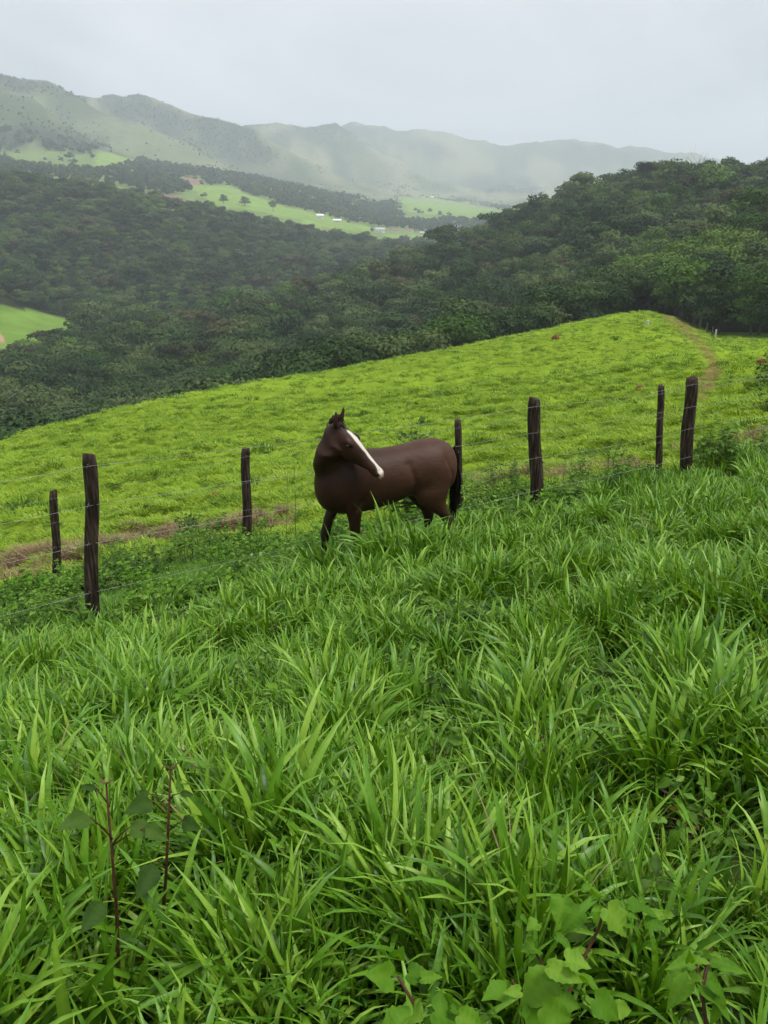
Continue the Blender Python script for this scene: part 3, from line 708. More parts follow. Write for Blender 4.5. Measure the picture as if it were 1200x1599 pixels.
s = h[m] * rng.choice([0.75, 1.0, 1.0, 1.3], n); wv = rng.uniform(0.85, 1.35, n)
sub = rng.choice(8, n, p=[0.2, 0.09, 0.17, 0.1, 0.06, 0.15, 0.08, 0.15])
scatter('forest', np.stack([x[m], y[m], z[m]], 1), np.stack([np.zeros(n), np.zeros(n), rng.uniform(0, 6.28, n)], 1), np.stack([s * wv, s * wv, s], 1), sub, C_WOOD,
        'dense dark forest covering the hills across the valley', 'forest')
# trees of the far fields and mountain woods
x, y = scatter_area(60000, 1000, 4300, R(29)); k = ground_k(x, y); z = ground_z(x, y); px, py = project(x, y, z)
WOODS = FOREST_POLYS + [
    [(-80, 250), (0, 252), (60, 262), (120, 268), (220, 268), (300, 282), (300, 296), (270, 306), (200, 300), (140, 288), (60, 278), (0, 270), (-80, 262)],
    [(180, 255), (240, 250), (300, 262), (330, 268), (330, 280), (250, 274), (185, 268)],
    [(300, 270), (360, 272), (420, 280), (500, 300), (560, 312), (620, 322), (640, 340), (560, 336), (500, 338), (440, 322), (380, 300), (320, 290)],
    [(440, 322), (520, 330), (620, 345), (720, 345), (790, 352), (780, 372), (700, 368), (640, 362), (560, 352), (500, 344)],
    [(600, 372), (700, 368), (800, 372), (800, 392), (640, 392)],
    [(620, 290), (640, 288), (635, 312), (612, 318)],
    [(660, 305), (780, 316), (800, 326), (700, 318)],
]
jx = (fbm(x / 45, y / 90, 171, 4) - 0.5) * 46; jy = (fbm(x / 45 + 40, y / 90, 181, 4) - 0.5) * 22
wm = np.zeros(len(x), bool)
for po in WOODS: wm |= in_poly(px + jx * 0.6, py + jy * 0.6, po) & ((k < K_M - 0.9) | (rng.uniform(0, 1, len(x)) < 0.55))
wm |= (fbm(x / 110, y / 170, 141, 3) > 0.68) & (rng.uniform(0, 1, len(x)) < 0.2)
wm |= rng.uniform(0, 1, len(x)) < 0.012
wm &= (k > K_A + 0.9)
for po in BRIGHT + FIELD_SOIL: wm &= ~(in_poly(px, py, po) & (rng.uniform(0, 1, len(x)) < 0.99))
x, y, z, px, py, k = [q[wm] for q in (x, y, z, px, py, k)]
n = len(x); h = rng.normal(9, 1.8, n); h *= np.where(k > K_M - 0.5, 0.55, 1.1)
vis = visible(x, y, z + h); x, y, z, h = x[vis], y[vis], z[vis], h[vis]; n = len(x)
wv = rng.uniform(1.0, 1.4, n)
scatter('far_woods', np.stack([x, y, z], 1), np.stack([np.zeros(n), np.zeros(n), rng.uniform(0, 6.28, n)], 1), np.stack([h * wv, h * wv, h], 1),
        rng.choice(4, n, p=[0.45, 0.35, 0.1, 0.1]), C_FAR, 'hazy woods and hedges on the far valley and mountain slopes', 'woods')
print('forest points', int(m.sum()), 'far', n)

# single trees one can point at
def single_tree(name, px, py, depth, hgt, wid, proto, label, trunk=True, group=None):
    p = P(px, py, depth); zg = float(ground_z(p[0], p[1]))
    t = empty(name, (p[0], p[1], zg), rng.uniform(0, 6.28)); t.scale = (wid, wid, hgt)
    tag(t, label, 'tree', group)
    for nm, me in (('crown', CROWNS[proto][0]), ('trunk', CROWNS[proto][1])):
        o = bpy.data.objects.new(nm, me); COL.objects.link(o); o.parent = t
    return t
def on_ground(px, py):
    h_ = hit(px, py, 60); return h_
for (px, py, hg, wd_, pr, lab) in (
        (350, 318, 14, 15, 3, 'rounded dark tree alone in the bright far field, nearer the red soil'),
        (383, 322, 15, 19, 3, 'broad domed dark tree standing in the bright far field'),
        (427, 331, 17, 13, 0, 'tall dark tree at the end of the bright far field')):
    g = on_ground(px, py)
    t = empty('field_tree', tuple(g), 1.0); t.scale = (wd_, wd_, hg); tag(t, lab, 'tree')
    for nm, me in (('crown', CROWNS[pr][0]), ('trunk', CROWNS[pr][1])):
        o = bpy.data.objects.new(nm, me); COL.objects.link(o); o.parent = t
# the pale bare tree on the ridge
def bare_tree(px, depth, hgt):
    p = P(px, 250, depth); zg = float(ground_z(p[0], p[1]))
    r = np.random.default_rng(9)
    t = empty('bare_tree', (p[0], p[1], zg)); tag(t, 'pale leafless tree standing above the forested ridge', 'tree')
    V = []; Fc = []; tube(V, Fc, [(0, 0, -0.5), (0.3, 0, hgt * 0.4), (0.1, 0.1, hgt * 0.72)], [0.28, 0.22, 0.16], 7)
    mesh_obj('trunk', V, Fc, [M_PALE], t)
    for b in range(7):
        a = b * 2.4; V = []; Fc = []
        z0 = hgt * (0.5 + 0.035 * b); ln = hgt * r.uniform(0.3, 0.45)
        d = np.array([math.cos(a), math.sin(a) * 0.6, 0.45]); p0 = np.array([0.1, 0.05, z0]); p1 = p0 + d * ln * 0.5; p2 = p1 + (d + np.array([0, 0, 0.3])) * ln * 0.5
        tube(V, Fc, [p0, p1, p2], [0.13, 0.10, 0.05], 5)
        for q in range(3):
            e = d + r.normal(0, 0.6, 3) + np.array([0, 0, 0.5]); tube(V, Fc, [p1 + (p2 - p1) * 0.3 * q, p1 + (p2 - p1) * 0.3 * q + e * ln * 0.4], [0.07, 0.035], 4)
        mesh_obj('branch', V, Fc, [M_PALE], t)
bare_tree(1088, 424, 17.0)
for px, d, hg, pr, lab in ((1012, 446, 15.5, 1, 'flat-topped tree breaking the ridge line, leftmost of the skyline umbrella crowns'),
                           (1042, 440, 15.0, 4, 'wide umbrella-crowned tree on the ridge line beside the pale bare tree')):
    single_tree('ridge_tree', px, 250, d, hg, 13.0, pr, lab)

# ------------------------------------------------------------------ far houses
def house(name, px, py, length, width, hw, rot, roof, label):
    g = hit(px, py, 900)
    t = empty(name, tuple(g), R(rot)); tag(t, label, 'house', 'white farm buildings in the far valley')
    l, w_ = length / 2, width / 2; hr = hw + width * 0.27
    V = [(-l, -w_, -2), (l, -w_, -2), (l, w_, -2), (-l, w_, -2), (-l, -w_, hw), (l, -w_, hw), (l, w_, hw), (-l, w_, hw), (-l, 0, hr - .1), (l, 0, hr - .1)]
    Fc = [(0, 1, 5, 4), (1, 2, 6, 9, 5), (2, 3, 7, 6), (3, 0, 4, 8, 7)]
    mesh_obj('wall', V, Fc, [M_WHITEWALL], t, smooth=False)
    e = 0.6
    V = [(-l - e, -w_ - e, hw - .25), (l + e, -w_ - e, hw - .25), (l + e, 0, hr), (-l - e, 0, hr), (l + e, w_ + e, hw - .25), (-l - e, w_ + e, hw - .25)]
    V += [(a, b, c + .2) for a, b, c in V]
    Fc = [(0, 1, 2, 3), (3, 2, 4, 5), (9, 8, 7, 6), (11, 10, 8, 9), (0, 6, 7, 1), (5, 4, 10, 11), (0, 3, 9, 6), (3, 5, 11, 9), (1, 7, 8, 2), (2, 8, 10, 4)]
    mesh_obj('roof', V, Fc, [roof], t, smooth=False)
    def panel(nm, x0, x1, z0, z1):
        y0, y1 = -w_ - 0.06, -w_ + 0.1
        V = [(x0, y0, z0), (x1, y0, z0), (x1, y0, z1), (x0, y0, z1), (x0, y1, z0), (x1, y1, z0), (x1, y1, z1), (x0, y1, z1)]
        mesh_obj(nm, V, [(0, 1, 2, 3), (4, 0, 3, 7), (1, 5, 6, 2), (3, 2, 6, 7), (0, 4, 5, 1)], [M_PANE], t, smooth=False)
    panel('door', -0.5, 0.5, 0, 2.1); panel('window', -l * 0.7, -l * 0.7 + 1.2, 1, 2.1); panel('window', l * 0.45, l * 0.45 + 1.2, 1, 2.1)
house('farm_house', 500, 341, 10, 7, 4.2, 8, M_WHITEWALL, 'small white house at the top of the narrow bright far field')
house('farm_shed', 527, 347, 12, 6, 2.8, 4, M_WHITEWALL, 'low white shed just beyond the small white farm house')
house('farm_house', 594, 362, 14, 8, 4.0, 5, M_GREYROOF, 'largest white farm building by the pale earth yard')
house('farm_shed', 616, 362, 11, 7, 3.2, 10, M_ROOF, 'farm building with reddish roof beside the largest white one')
house('farm_house', 640, 362, 12, 7, 3.2, -6, M_ROOF, 'white farm house at the far end of the village row')
house('farm_shed', 660, 366, 9, 6, 2.6, 0, M_GREYROOF, 'little pale shed beyond the village row')
house('valley_barn', 715, 358, 18, 9, 4, 12, M_GREYROOF, 'long pale barn among trees near the dark ridge')
house('hill_house', 675, 309, 13, 8, 4, 0, M_WHITEWALL, 'lone white house on the far hazy meadow')

# ------------------------------------------------------------------ fences
def post_mesh(h, r0, seed, lean=(0, 0), notch=True):
    V = []; Fc = []; n = 14; m_ = 26
    rg = np.random.default_rng(seed); ph = rg.uniform(0, 6.28, 6); el = rg.uniform(0.82, 1.0)
    crack = rg.uniform(0, 6.28, 3)
    for k in range(m_ + 1):
        u = k / m_; z = -0.35 + u * (h + 0.35)
        bow = 0.02 * math.sin(u * 3.1 + ph[0]) + 0.012 * math.sin(u * 8 + ph[3])
        for q in range(n):
            a = 2 * math.pi * q / n
            rr = r0 * 1.12 * (1.06 - 0.12 * u) * (1 + 0.07 * math.sin(2 * a + ph[1] + u * 1.5) + 0.05 * math.sin(3 * a + ph[2]) + 0.05 * math.sin(u * 9 + a + ph[4])
                                           + 0.10 * (mnoise.noise(Vector((math.cos(a) * 1.4 + seed, math.sin(a) * 1.4, z * 3))) ))
            for cr in crack:
                dd = abs((a - cr + math.pi) % (2 * math.pi) - math.pi)
                if dd < 0.26: rr *= 0.88
            if k == m_: rr *= 0.86
            V.append((rr * math.cos(a) + bow + lean[0] * z, rr * math.sin(a) * el + lean[1] * z, z + (0.02 * math.sin(a + ph[5]) if k >= m_ - 1 else 0) - (0.012 if k == m_ - 1 else 0)))
    for k in range(m_):
        for q in range(n):
            Fc.append((k * n + q, k * n + (q + 1) % n, (k + 1) * n + (q + 1) % n, (k + 1) * n + q))
    i = len(V); V.append((V[m_ * n][0] * 0 + sum(V[m_ * n + q][0] for q in range(n)) / n, sum(V[m_ * n + q][1] for q in range(n)) / n, h - 0.005))
    for q in range(n): Fc.append((m_ * n + q, m_ * n + (q + 1) % n, i))
    return V, Fc
def fence(name, posts, heights_frac, label, wire_r, sag, wire_side=-1, r_default=0.075):
    """posts: (px, top_py, depth, radius, lean)"""
    first = None; tops = []
    root = None
    for i, (px, ty, dep, rad, lean, shown) in enumerate(posts):
        tp = P(px, ty, dep); bp = P(lean[0], lean[1], dep)          # top and visible foot of the post
        sl = (tp[0] - bp[0]) / (tp[2] - bp[2])
        gz = float(ground_z(tp[0] - 1.5 * sl, tp[1])); h = tp[2] - gz
        bx = tp[0] - sl * h; lean = (sl, 0.0)
        if root is None:
            root = empty(name, (bx, tp[1], gz)); tag(root, label, 'fence'); org = np.array([bx, tp[1], gz])
        tops.append((np.array([bx, tp[1], gz]), h, rad, lean))
        if shown:
            V, Fc = post_mesh(h, rad, 40 + i + int(dep * 3), lean)
            o = mesh_obj('post', V, Fc, [M_POST], root); o.location = (bx - org[0], tp[1] - org[1], gz - org[2])
            if px == 1079: o['label'] = 'thick post leaning over to one side'
            # staples holding the wires
            for fz in heights_frac:
                Vs = []; Fs = []; zz = fz * h
                for dx_ in (-0.018, 0.018):
                    tube(Vs, Fs, [(lean[0] * zz + dx_ * 0.4, lean[1] * zz - rad * 0.8, zz + dx_), (lean[0] * zz + dx_ * 0.4, lean[1] * zz - rad * 1.12 - 0.012, zz + dx_)], [0.002, 0.002], 4)
                st = mesh_obj('staple', Vs, Fs, [M_WIRE], o)
    for w_i, fz in enumerate(heights_frac):
        V = []; Fc = []; pts_ = []
        for j in range(len(tops) - 1):
            (b0, h0, r0, l0), (b1, h1, r1, l1) = tops[j], tops[j + 1]
            p0 = b0 + np.array([l0[0] * fz * h0, l0[1] * fz * h0 - r0 * 1.12 - 0.006, fz * h0]); p1 = b1 + np.array([l1[0] * fz * h1, l1[1] * fz * h1 - r1 * 1.12 - 0.006, fz * h1])
            for q in range(10):
                u = q / 10; p = p0 + (p1 - p0) * u; p = p - np.array([0, 0, sag * 4 * u * (1 - u) * (1 + 0.5 * math.sin(3 * w_i + j))]); pts_.append(p - org)
        pts_.append(p1 - org)
        tube(V, Fc, pts_, [wire_r] * len(pts_), 5)
        o = mesh_obj('wire', V, Fc, [M_WIRE], root)
    return root
NEAR = [(-330, 778, 6.4, 0.07, (-330, 1100), True), (141, 709, 8.1, 0.077, (143, 940), True), (838, 622, 11.2, 0.085, (837, 790), True), (1079, 590, 12.3, 0.085, (1070, 742), True), (1420, 540, 14.2, 0.08, (1415, 680), True)]
fence('wire_fence', NEAR, [0.95, 0.74, 0.53, 0.25], 'nearer wire fence of thick dark weathered wooden posts, beside the horse', 0.0016, 0.03)
FARF = [(-215, 826, 13.1, 0.06, (-215, 940), True), (82, 766, 13.1, 0.062, (89, 878), True), (386, 699, 13.1, 0.07, (387, 812), True), (714, 656, 13.0, 0.055, (716, 760), True), (1032, 603, 12.95, 0.052, (1027, 726), True), (1330, 556, 12.9, 0.06, (1325, 680), True)]
fence('wire_fence', FARF, [0.93, 0.68, 0.42], 'farther wire fence of thinner evenly spaced dark posts, behind the horse', 0.0012, 0.02)

# corner post and wood-edge fence stakes beyond the pasture
def stake(px, py, hgt, rad, m_, name, label, cat):
    g = hit(px, py, 60); V, Fc = post_mesh(hgt, rad, int(px))
    o = mesh_obj(name, V, Fc, [m_]); o.location = tuple(g); tag(o, label, cat); return o
stake(1117, 528, 1.35, 0.13, M_PALE, 'corner_post', 'small pale post at the far corner of the pasture under the trees', 'post')
stake(1011, 506, 0.45, 0.22, M_PALE, 'salt_block', 'tiny pale block near the top edge of the pasture', 'block')
for i, (px, py) in enumerate(((1045, 487), (1054, 492), (1063, 497), (1073, 503), (1083, 509), (1093, 514), (1103, 520), (1112, 526))):
    o = stake(px, py, 1.7, 0.09, M_BARK, 'stake', 'thin brown stake in the old fence between track and wood', 'post'); o['group'] = 'stakes of the old fence by the wood'

# termite mounds and stones on the pasture
def mound(px, py, w_, h_, label, seed):
    g = hit(px, py, 14); bm = bmesh.new(); bmesh.ops.create_icosphere(bm, subdivisions=3, radius=1)
    for v in bm.verts:
        f = 1 + 0.28 * mnoise.fractal(v.co * 2.0 + Vector((seed, 0, 0)), 1, 2, 4)
        v.co = Vector((v.co.x * w_ * f, v.co.y * w_ * f, max(v.co.z, -0.3) * h_ * f))
    me = bpy.data.meshes.new('termite_mound'); bm.to_mesh(me); bm.free(); me.materials.append(M_MOUND)
    o = bpy.data.objects.new('termite_mound', me); COL.objects.link(o); o.location = tuple(g); tag(o, label, 'mound', 'termite mounds on the pasture')
mound(868, 530, 0.42, 0.55, 'red earth mound standing just under the pasture crest', 1)
mound(1000, 608, 0.22, 0.2, 'low red earth mound on the pasture beside the thin post', 2)
mound(1190, 566, 0.3, 0.22, 'low red earth mound at the pasture margin right of the track', 3)
mound(336, 774, 0.10, 0.09, 'little red earth mound near the far fence, between two posts', 5)

# ------------------------------------------------------------------ leafy plants
def leaf_into(V, Fc, T, base, d, up, ln, wd_, tv, curl=0.25, heart=False, lobed=False, serr=0.0):
    d = d / np.linalg.norm(d); side = np.cross(d, up); side /= np.linalg.norm(side) + 1e-9; nn = np.cross(side, d)
    prof = [(0, 0.05), (0.12, 0.62), (0.3, 1.0), (0.5, 0.92), (0.72, 0.6), (0.9, 0.24), (1.0, 0.0)]
    if heart: prof = [(-0.12, 0.5), (-0.02, 0.85), (0.2, 1.0), (0.45, 0.86), (0.7, 0.5), (0.88, 0.2), (1.0, 0.0)]
    if lobed: prof = [(-0.16, 0.45), (-0.05, 0.95), (0.12, 0.9), (0.24, 0.78), (0.36, 1.0), (0.48, 0.72), (0.66, 0.55), (0.84, 0.3), (1.0, 0.0)]
    pu = np.linspace(prof[0][0], 1.0, 13); pw_ = np.interp(pu, [q[0] for q in prof], [q[1] for q in prof]); fr = 7.0 + 5 * tv
    i0 = len(V); ki = 0
    for u, w_ in zip(pu, pw_):
        ki += 1; vein = 1.18 if ki % 2 else 0.88; w_ = w_ * (1.06 if ki % 2 else 0.94)
        c = base + d * ln * max(u, 0 if not (heart or lobed) else u) - nn * ln * curl * u * u
        ww = wd_ * 0.5 * w_
        cm = base + d * ln * max(u, 0.0) - nn * ln * curl * u * u
        wv1 = 0.30 + 0.22 * math.sin(fr * u + 3 * tv); wv2 = 0.30 + 0.22 * math.sin(fr * u + 1.9 + 5 * tv)
        V += [c - side * ww + nn * ww * wv1, c - side * ww * 0.5 + nn * ww * 0.24, cm, c + side * ww * 0.5 + nn * ww * 0.24, c + side * ww + nn * ww * wv2]; T += [tv * 0.9, tv * vein * 0.95, tv * 1.3, tv * vein * 0.95, tv * 0.95]
    for s in range(len(pu) - 1):
        for q in range(4):
            k = i0 + s * 5 + q; Fc.append((k, k + 1, k + 6, k + 5))
def bush(name, px, py, wid, hgt, nleaf, lsize, m_leaf, label, cat='weed', seed=0, loc=None, dead=0):
    g = hit(px, py) if loc is None else np.asarray(loc)
    r = np.random.default_rng(900 + seed)
    t = empty(name, tuple(g)); tag(t, label, cat)
    V = []; Fc = []; T = []; VS = []; FS = []
    hgt *= 1.3; wid *= 1.1; stems = max(5, int(nleaf / 22))
    for s in range(stems):
        a = r.uniform(0, 6.28); out_ = wid * 0.5 * math.sqrt(r.uniform(0, 1)); hh = hgt * r.uniform(0.45, 1.05) * (1 - 0.35 * (out_ / (wid * 0.5)) ** 2)
        b0 = np.array([out_ * 0.45 * math.cos(a), out_ * 0.45 * math.sin(a), -0.05]); b1 = np.array([out_ * math.cos(a), out_ * math.sin(a), hh])
        mid = (b0 + b1) / 2 + r.normal(0, 0.04, 3)
        tube(VS, FS, [b0, mid, b1], [0.006, 0.005, 0.002], 5)
        for q in range(int(nleaf / stems)):
            u = r.uniform(0.2, 1.0); p = b0 + (mid - b0) * 2 * u if u < 0.5 else mid + (b1 - mid) * (2 * u - 1)
            aa = r.uniform(0, 6.28); d = np.array([math.cos(aa), math.sin(aa), r.uniform(-0.25, 0.7)])
            ls = lsize * r.uniform(0.55, 1.25)
            leaf_into(V, Fc, T, p + d * ls * 0.25, d, np.array([0, 0, 1.0]) + r.normal(0, 0.25, 3), ls, ls * 0.62, r.uniform(0.1, 0.95))
    o = mesh_obj('foliage', V, Fc, [m_leaf], t); tint_attr(o.data, T); o['kind'] = 'stuff'
    mesh_obj('stems', VS, FS, [M_GSTEM], t)
    return t
B = bush
B('weed_clump', 212, 905, 1.1, 0.5, 420, 0.075, M_WEED, 'low leafy weed clump just right of the thick front post', seed=1)
B('weed_clump', 265, 880, 1.2, 0.6, 480, 0.075, M_WEED, 'dense leafy weed clump between the front post and the far post with straw', seed=2)
B('weed_clump', 315, 858, 1.1, 0.62, 460, 0.07, M_WEED, 'leafy weed clump in front of the straw by the second far post', seed=3)
B('weed_clump', 300, 842, 0.8, 0.6, 260, 0.08, M_WEEDD, 'upright dark weed rising above the leafy clumps left of the straw', seed=4)
B('weed_clump', 105, 925, 0.9, 0.4, 330, 0.07, M_WEED, 'low leafy weed clump left of the thick front post', seed=5)
B('weed_clump', 175, 935, 0.8, 0.35, 260, 0.07, M_WEEDD, 'dark low weed clump at the foot of the thick front post', seed=6)
B('weed_clump', 48, 935, 0.9, 0.3, 240, 0.07, M_WEED, 'low weed patch at the picture\'s edge below the straw', seed=18)
B('weed_clump', 780, 788, 1.0, 0.55, 420, 0.06, M_WEEDD, 'dark small-leaved weed clump just left of the middle thick post', seed=7)
B('weed_clump', 750, 800, 0.9, 0.45, 330, 0.06, M_WEED, 'green weed clump between the horse\'s rump and the middle thick post', seed=8)
B('weed_clump', 880, 782, 0.9, 0.5, 340, 0.06, M_WEED, 'small-leaved weed clump just right of the middle thick post', seed=9)
B('weed_clump', 925, 772, 1.0, 0.45, 330, 0.06, M_WEED, 'low weed clump in front of the straw between the two right-hand thick posts', seed=10)
B('weed_clump', 985, 762, 1.0, 0.42, 330, 0.06, M_WEED, 'low weed clump under the thin right-hand post', seed=11)
B('shrub', 1112, 738, 1.0, 0.85, 420, 0.12, M_WEED, 'tall leafy shrub right behind the leaning post', 'shrub', seed=12)
B('shrub', 1150, 728, 1.2, 0.55, 380, 0.11, M_WEEDD, 'low dark shrub along the wire right of the leaning post', 'shrub', seed=13)
B('shrub', 1190, 716, 1.0, 0.5, 320, 0.10, M_WEED, 'green shrub on the bank at the right-hand edge of the near grass', 'shrub', seed=14)
_t = P(648, 660, 13.5); _gz = float(ground_z(_t[0], _t[1]))
B('shrub', 648, 768, 1.05, (_t[2] - _gz) / 1.1, 900, 0.13, M_WEEDD, 'dark leafy shrub showing above the horse\'s back', 'shrub', seed=15, loc=(_t[0], _t[1], _gz))
B('weed_clump', 770, 762, 0.5, 0.7, 70, 0.07, M_WEEDD, 'thin dark weed rising behind the horse\'s rump', seed=16)
B('shrub', 1197, 604, 1.2, 1.3, 260, 0.16, M_WEEDD, 'dark shrub in the pasture cut by the picture\'s edge', 'shrub', seed=17)
B('shrub', 1200, 640, 1.0, 0.9, 160, 0.14, M_WEEDD, 'smaller dark shrub below the one cut by the picture\'s edge', 'shrub', seed=19)
B('weed_clump', 265, 1000, 0.55, 0.4, 120, 0.06, M_WEEDD, 'grey-green weed standing in the grass below the thick front post', seed=20)

for i, (px, py, w_, h_, nl, mm_, lab) in enumerate((
        (190, 880, 1.0, 0.55, 380, M_WEED, 'mid green weed clump between the two left-hand posts and the straw'),
        (240, 905, 1.1, 0.45, 380, M_WEEDD, 'darker weed clump in the lane low beside the front post'),
        (300, 885, 1.1, 0.55, 400, M_WEED, 'weed clump filling the lane midway between front post and horse'),
        (350, 862, 1.0, 0.5, 360, M_WEED, 'weed clump in the lane in front of the second far post'),
        (400, 845, 1.0, 0.45, 320, M_WEED, 'weed clump in the lane nearest the horse\'s chest'),
        (345, 838, 0.6, 0.5, 180, M_WEEDD, 'little dark weed against the straw left of the second far post'),
        (820, 770, 1.0, 0.6, 360, M_WEEDD, 'dark weed clump half hidden behind the middle thick post'),
        (730, 782, 0.9, 0.5, 300, M_WEED, 'weed clump touching the horse\'s rump from behind'),
        (905, 752, 0.6, 0.6, 150, M_WEEDD, 'spindly dark weed standing in the straw strip'),
        (955, 748, 0.7, 0.6, 180, M_WEEDD, 'spindly dark weed just left of the thin right-hand post'))):
    bush('weed_clump', px, py, w_, h_, nl, 0.07, mm_, lab, seed=30 + i)

def weed_proto(name, m_, seed, nl, size):
    r = np.random.default_rng(seed); V = []; Fc = []; T = []
    for st in range(5):
        a = r.uniform(0, 6.28); top = np.array([0.14 * math.cos(a), 0.14 * math.sin(a), r.uniform(0.16, 0.34)])
        tube(V, Fc, [(0, 0, -0.03), top * 0.55, top], [0.003, 0.0025, 0.0015], 4, T=T, tv=0.2)
        for q in range(nl):
            p = top * r.uniform(0.3, 1.0); aa = r.uniform(0, 6.28); d = np.array([math.cos(aa), math.sin(aa), r.uniform(-0.2, 0.6)]); ls = size * r.uniform(0.6, 1.2)
            leaf_into(V, Fc, T, p + d * ls * 0.2, d, np.array([0, 0, 1.0]) + r.normal(0, 0.3, 3), ls, ls * 0.6, r.uniform(0.1, 0.95))
    o = mesh_obj(name, V, Fc, [m_], link=False); tint_attr(o.data, T); return o
C_LOW = proto_collection('weed_prototypes', [weed_proto('low_weed_%02d' % i, [M_WEED, M_WEED, M_WEEDD, M_BROAD][i], 950 + i, 9, [0.07, 0.055, 0.075, 0.06][i]) for i in range(4)])
wx, wy = wedge_points(3900, 7.6, 14.2, R(31))
lane = (wy > near_fence_y(wx) - 0.3) & (wy < far_fence_y(wx) + 0.25) & (fbm(wx * 1.2, wy * 1.2, 211, 3) > 0.49)
wx, wy = wx[lane], wy[lane]
fx_, fy_ = wedge_points(420, 1.6, 11, R(32)); nf_ = (fy_ < near_fence_y(fx_)) & (fbm(fx_ * 0.7, fy_ * 0.7, 221, 3) > 0.5); fx_, fy_ = fx_[nf_], fy_[nf_]
ws = np.concatenate([rng.uniform(0.5, 1.5, len(wx)), rng.uniform(0.8, 1.15, len(fx_))])
wx = np.concatenate([wx, fx_]); wy = np.concatenate([wy, fy_]); n = len(wx)
scatter('low_weeds', np.stack([wx, wy, ground_z(wx, wy)], 1), np.stack([rng.normal(0, 0.12, n), rng.normal(0, 0.12, n), rng.uniform(0, 6.28, n)], 1), np.stack([ws, ws, ws], 1),
        rng.choice(4, n, p=[0.4, 0.25, 0.2, 0.15]), C_LOW, 'low leafy weeds growing thickly in the lane between the two fences', 'weeds')

# thin stalks
def stalk(px, py, ty, label, m_=M_STEM, twigs=4, seed=0, rad=0.0035, lean=0.1, name='dry_stalk'):
    g = hit(px, py); r = np.random.default_rng(500 + seed)
    top = P(px + (py - ty) * lean, ty, g[1]); h_ = top[2] - g[2]
    t = empty(name, tuple(g)); tag(t, label, 'stalk')
    V = []; Fc = []; b = np.array([top[0] - g[0], 0, h_])
    mid = b * 0.5 + np.array([r.normal(0, 0.012), r.normal(0, 0.012), 0])
    tube(V, Fc, [(0, 0, -0.04), mid, b], [rad * 1.3, rad, rad * 0.5], 6); mesh_obj('stem', V, Fc, [m_], t)
    for q in range(twigs):
        u = r.uniform(0.4, 0.95); p = mid + (b - mid) * (2 * u - 1) if u > 0.5 else mid * 2 * u
        d = np.array([r.normal(0, 1), r.normal(0, 1), r.uniform(0.4, 1.2)]); d /= np.linalg.norm(d)
        V = []; Fc = []; tube(V, Fc, [p, p + d * h_ * 0.12, p + d * h_ * 0.2 + np.array([0, 0, h_ * 0.05])], [rad * 0.6, rad * 0.5, rad * 0.3], 5)
        mesh_obj('twig', V, Fc, [m_], t)
for i, (px, py, ty, ln, lab) in enumerate((
        (338, 1060, 945, 0.05, 'thin dark stalk in the grass straight below the thick front post'), (430, 1020, 962, 0.1, 'short dark stalk right of the brown patch in the grass'),
        (255, 1020, 965, -0.1, 'thin branching stalk left of the brown patch in the grass'), (948, 1190, 1106, -0.15, 'dark bent stalk in the middle of the right-hand grass'),
        (968, 1180, 1120, 0.1, 'slim brown stalk beside the dark bent one'), (1080, 1200, 1130, 0.6, 'fallen brown stalk slanting across the right-hand grass'),
        (860, 1240, 1150, -0.12, 'reddish stalk left of the dark bent one'), (705, 900, 860, 0.02, 'little dark stalk in the grass under the horse\'s belly'),
        (462, 870, 690, -0.02, 'tall thin seed stalk just left of the horse\'s chest'), (447, 860, 715, 0.02, 'second tall seed stalk left of the horse\'s chest'),
        (838, 1130, 1060, 0.05, 'brown stalk in the grass far below the middle thick post'), (215, 1560, 1470, 0.15, 'short dark stalk in the nearest grass at lower left'))):
    stalk(px, py, ty, lab, M_STEM if 'seed' not in lab else M_GSTEM, seed=i, lean=ln)

# reddish-stemmed weeds in the foreground
def weed(name, px, py, ty, lean, leaves, label, seed, m_leaf=M_WEEDD, rad=0.005):
    g = hit(px, py); r = np.random.default_rng(700 + seed)
    t = empty(name, tuple(g)); tag(t, label, 'weed')
    def at(qx, qy, dd=0.0): return P(qx, qy, g[1] + dd) - g
    base = np.array([0, 0, -0.05]); top = at(px + lean, ty)
    mid = top * 0.5 + np.array([0.01, 0, 0])
    V = []; Fc = []; tube(V, Fc, [base, mid, top], [rad * 1.25, rad, rad * 0.55], 8); st = mesh_obj('stem', V, Fc, [M_STEM], t)
    V = []; Fc = []
    for q in range(5):
        d = r.normal(0, 1, 3); d[2] = abs(d[2]); tube(V, Fc, [top - np.array([0, 0, 0.004]), top + d * 0.012], [rad * 0.5, rad * 0.4], 5)
    mesh_obj('bud', V, Fc, [M_DRY], t)
    for (sx, sy, lx, ly, ln, wd_, dep) in leaves:
        s0 = at(sx, sy); s1 = at(lx, ly, dep)
        V = []; Fc = []; tube(V, Fc, [s0, (s0 + s1) / 2 + np.array([0, 0, 0.006]), s1], [rad * 0.5, rad * 0.4, rad * 0.3], 6)
        d = s1 - s0; d = d / np.linalg.norm(d)
        mesh_obj('twig', V, Fc, [M_STEM], t)
        V = []; Fc = []; T = []
        leaf_into(V, Fc, T, s1, d * 0.8 + np.array([0, -0.15, -0.45]), np.array([r.normal(0, 0.25), -0.7, 0.7]), ln * 1.3, wd_ * 1.35, r.uniform(0.2, 0.6), curl=0.25)
        o = mesh_obj('leaf', V, Fc, [m_leaf], t); tint_attr(o.data, T)
    return t
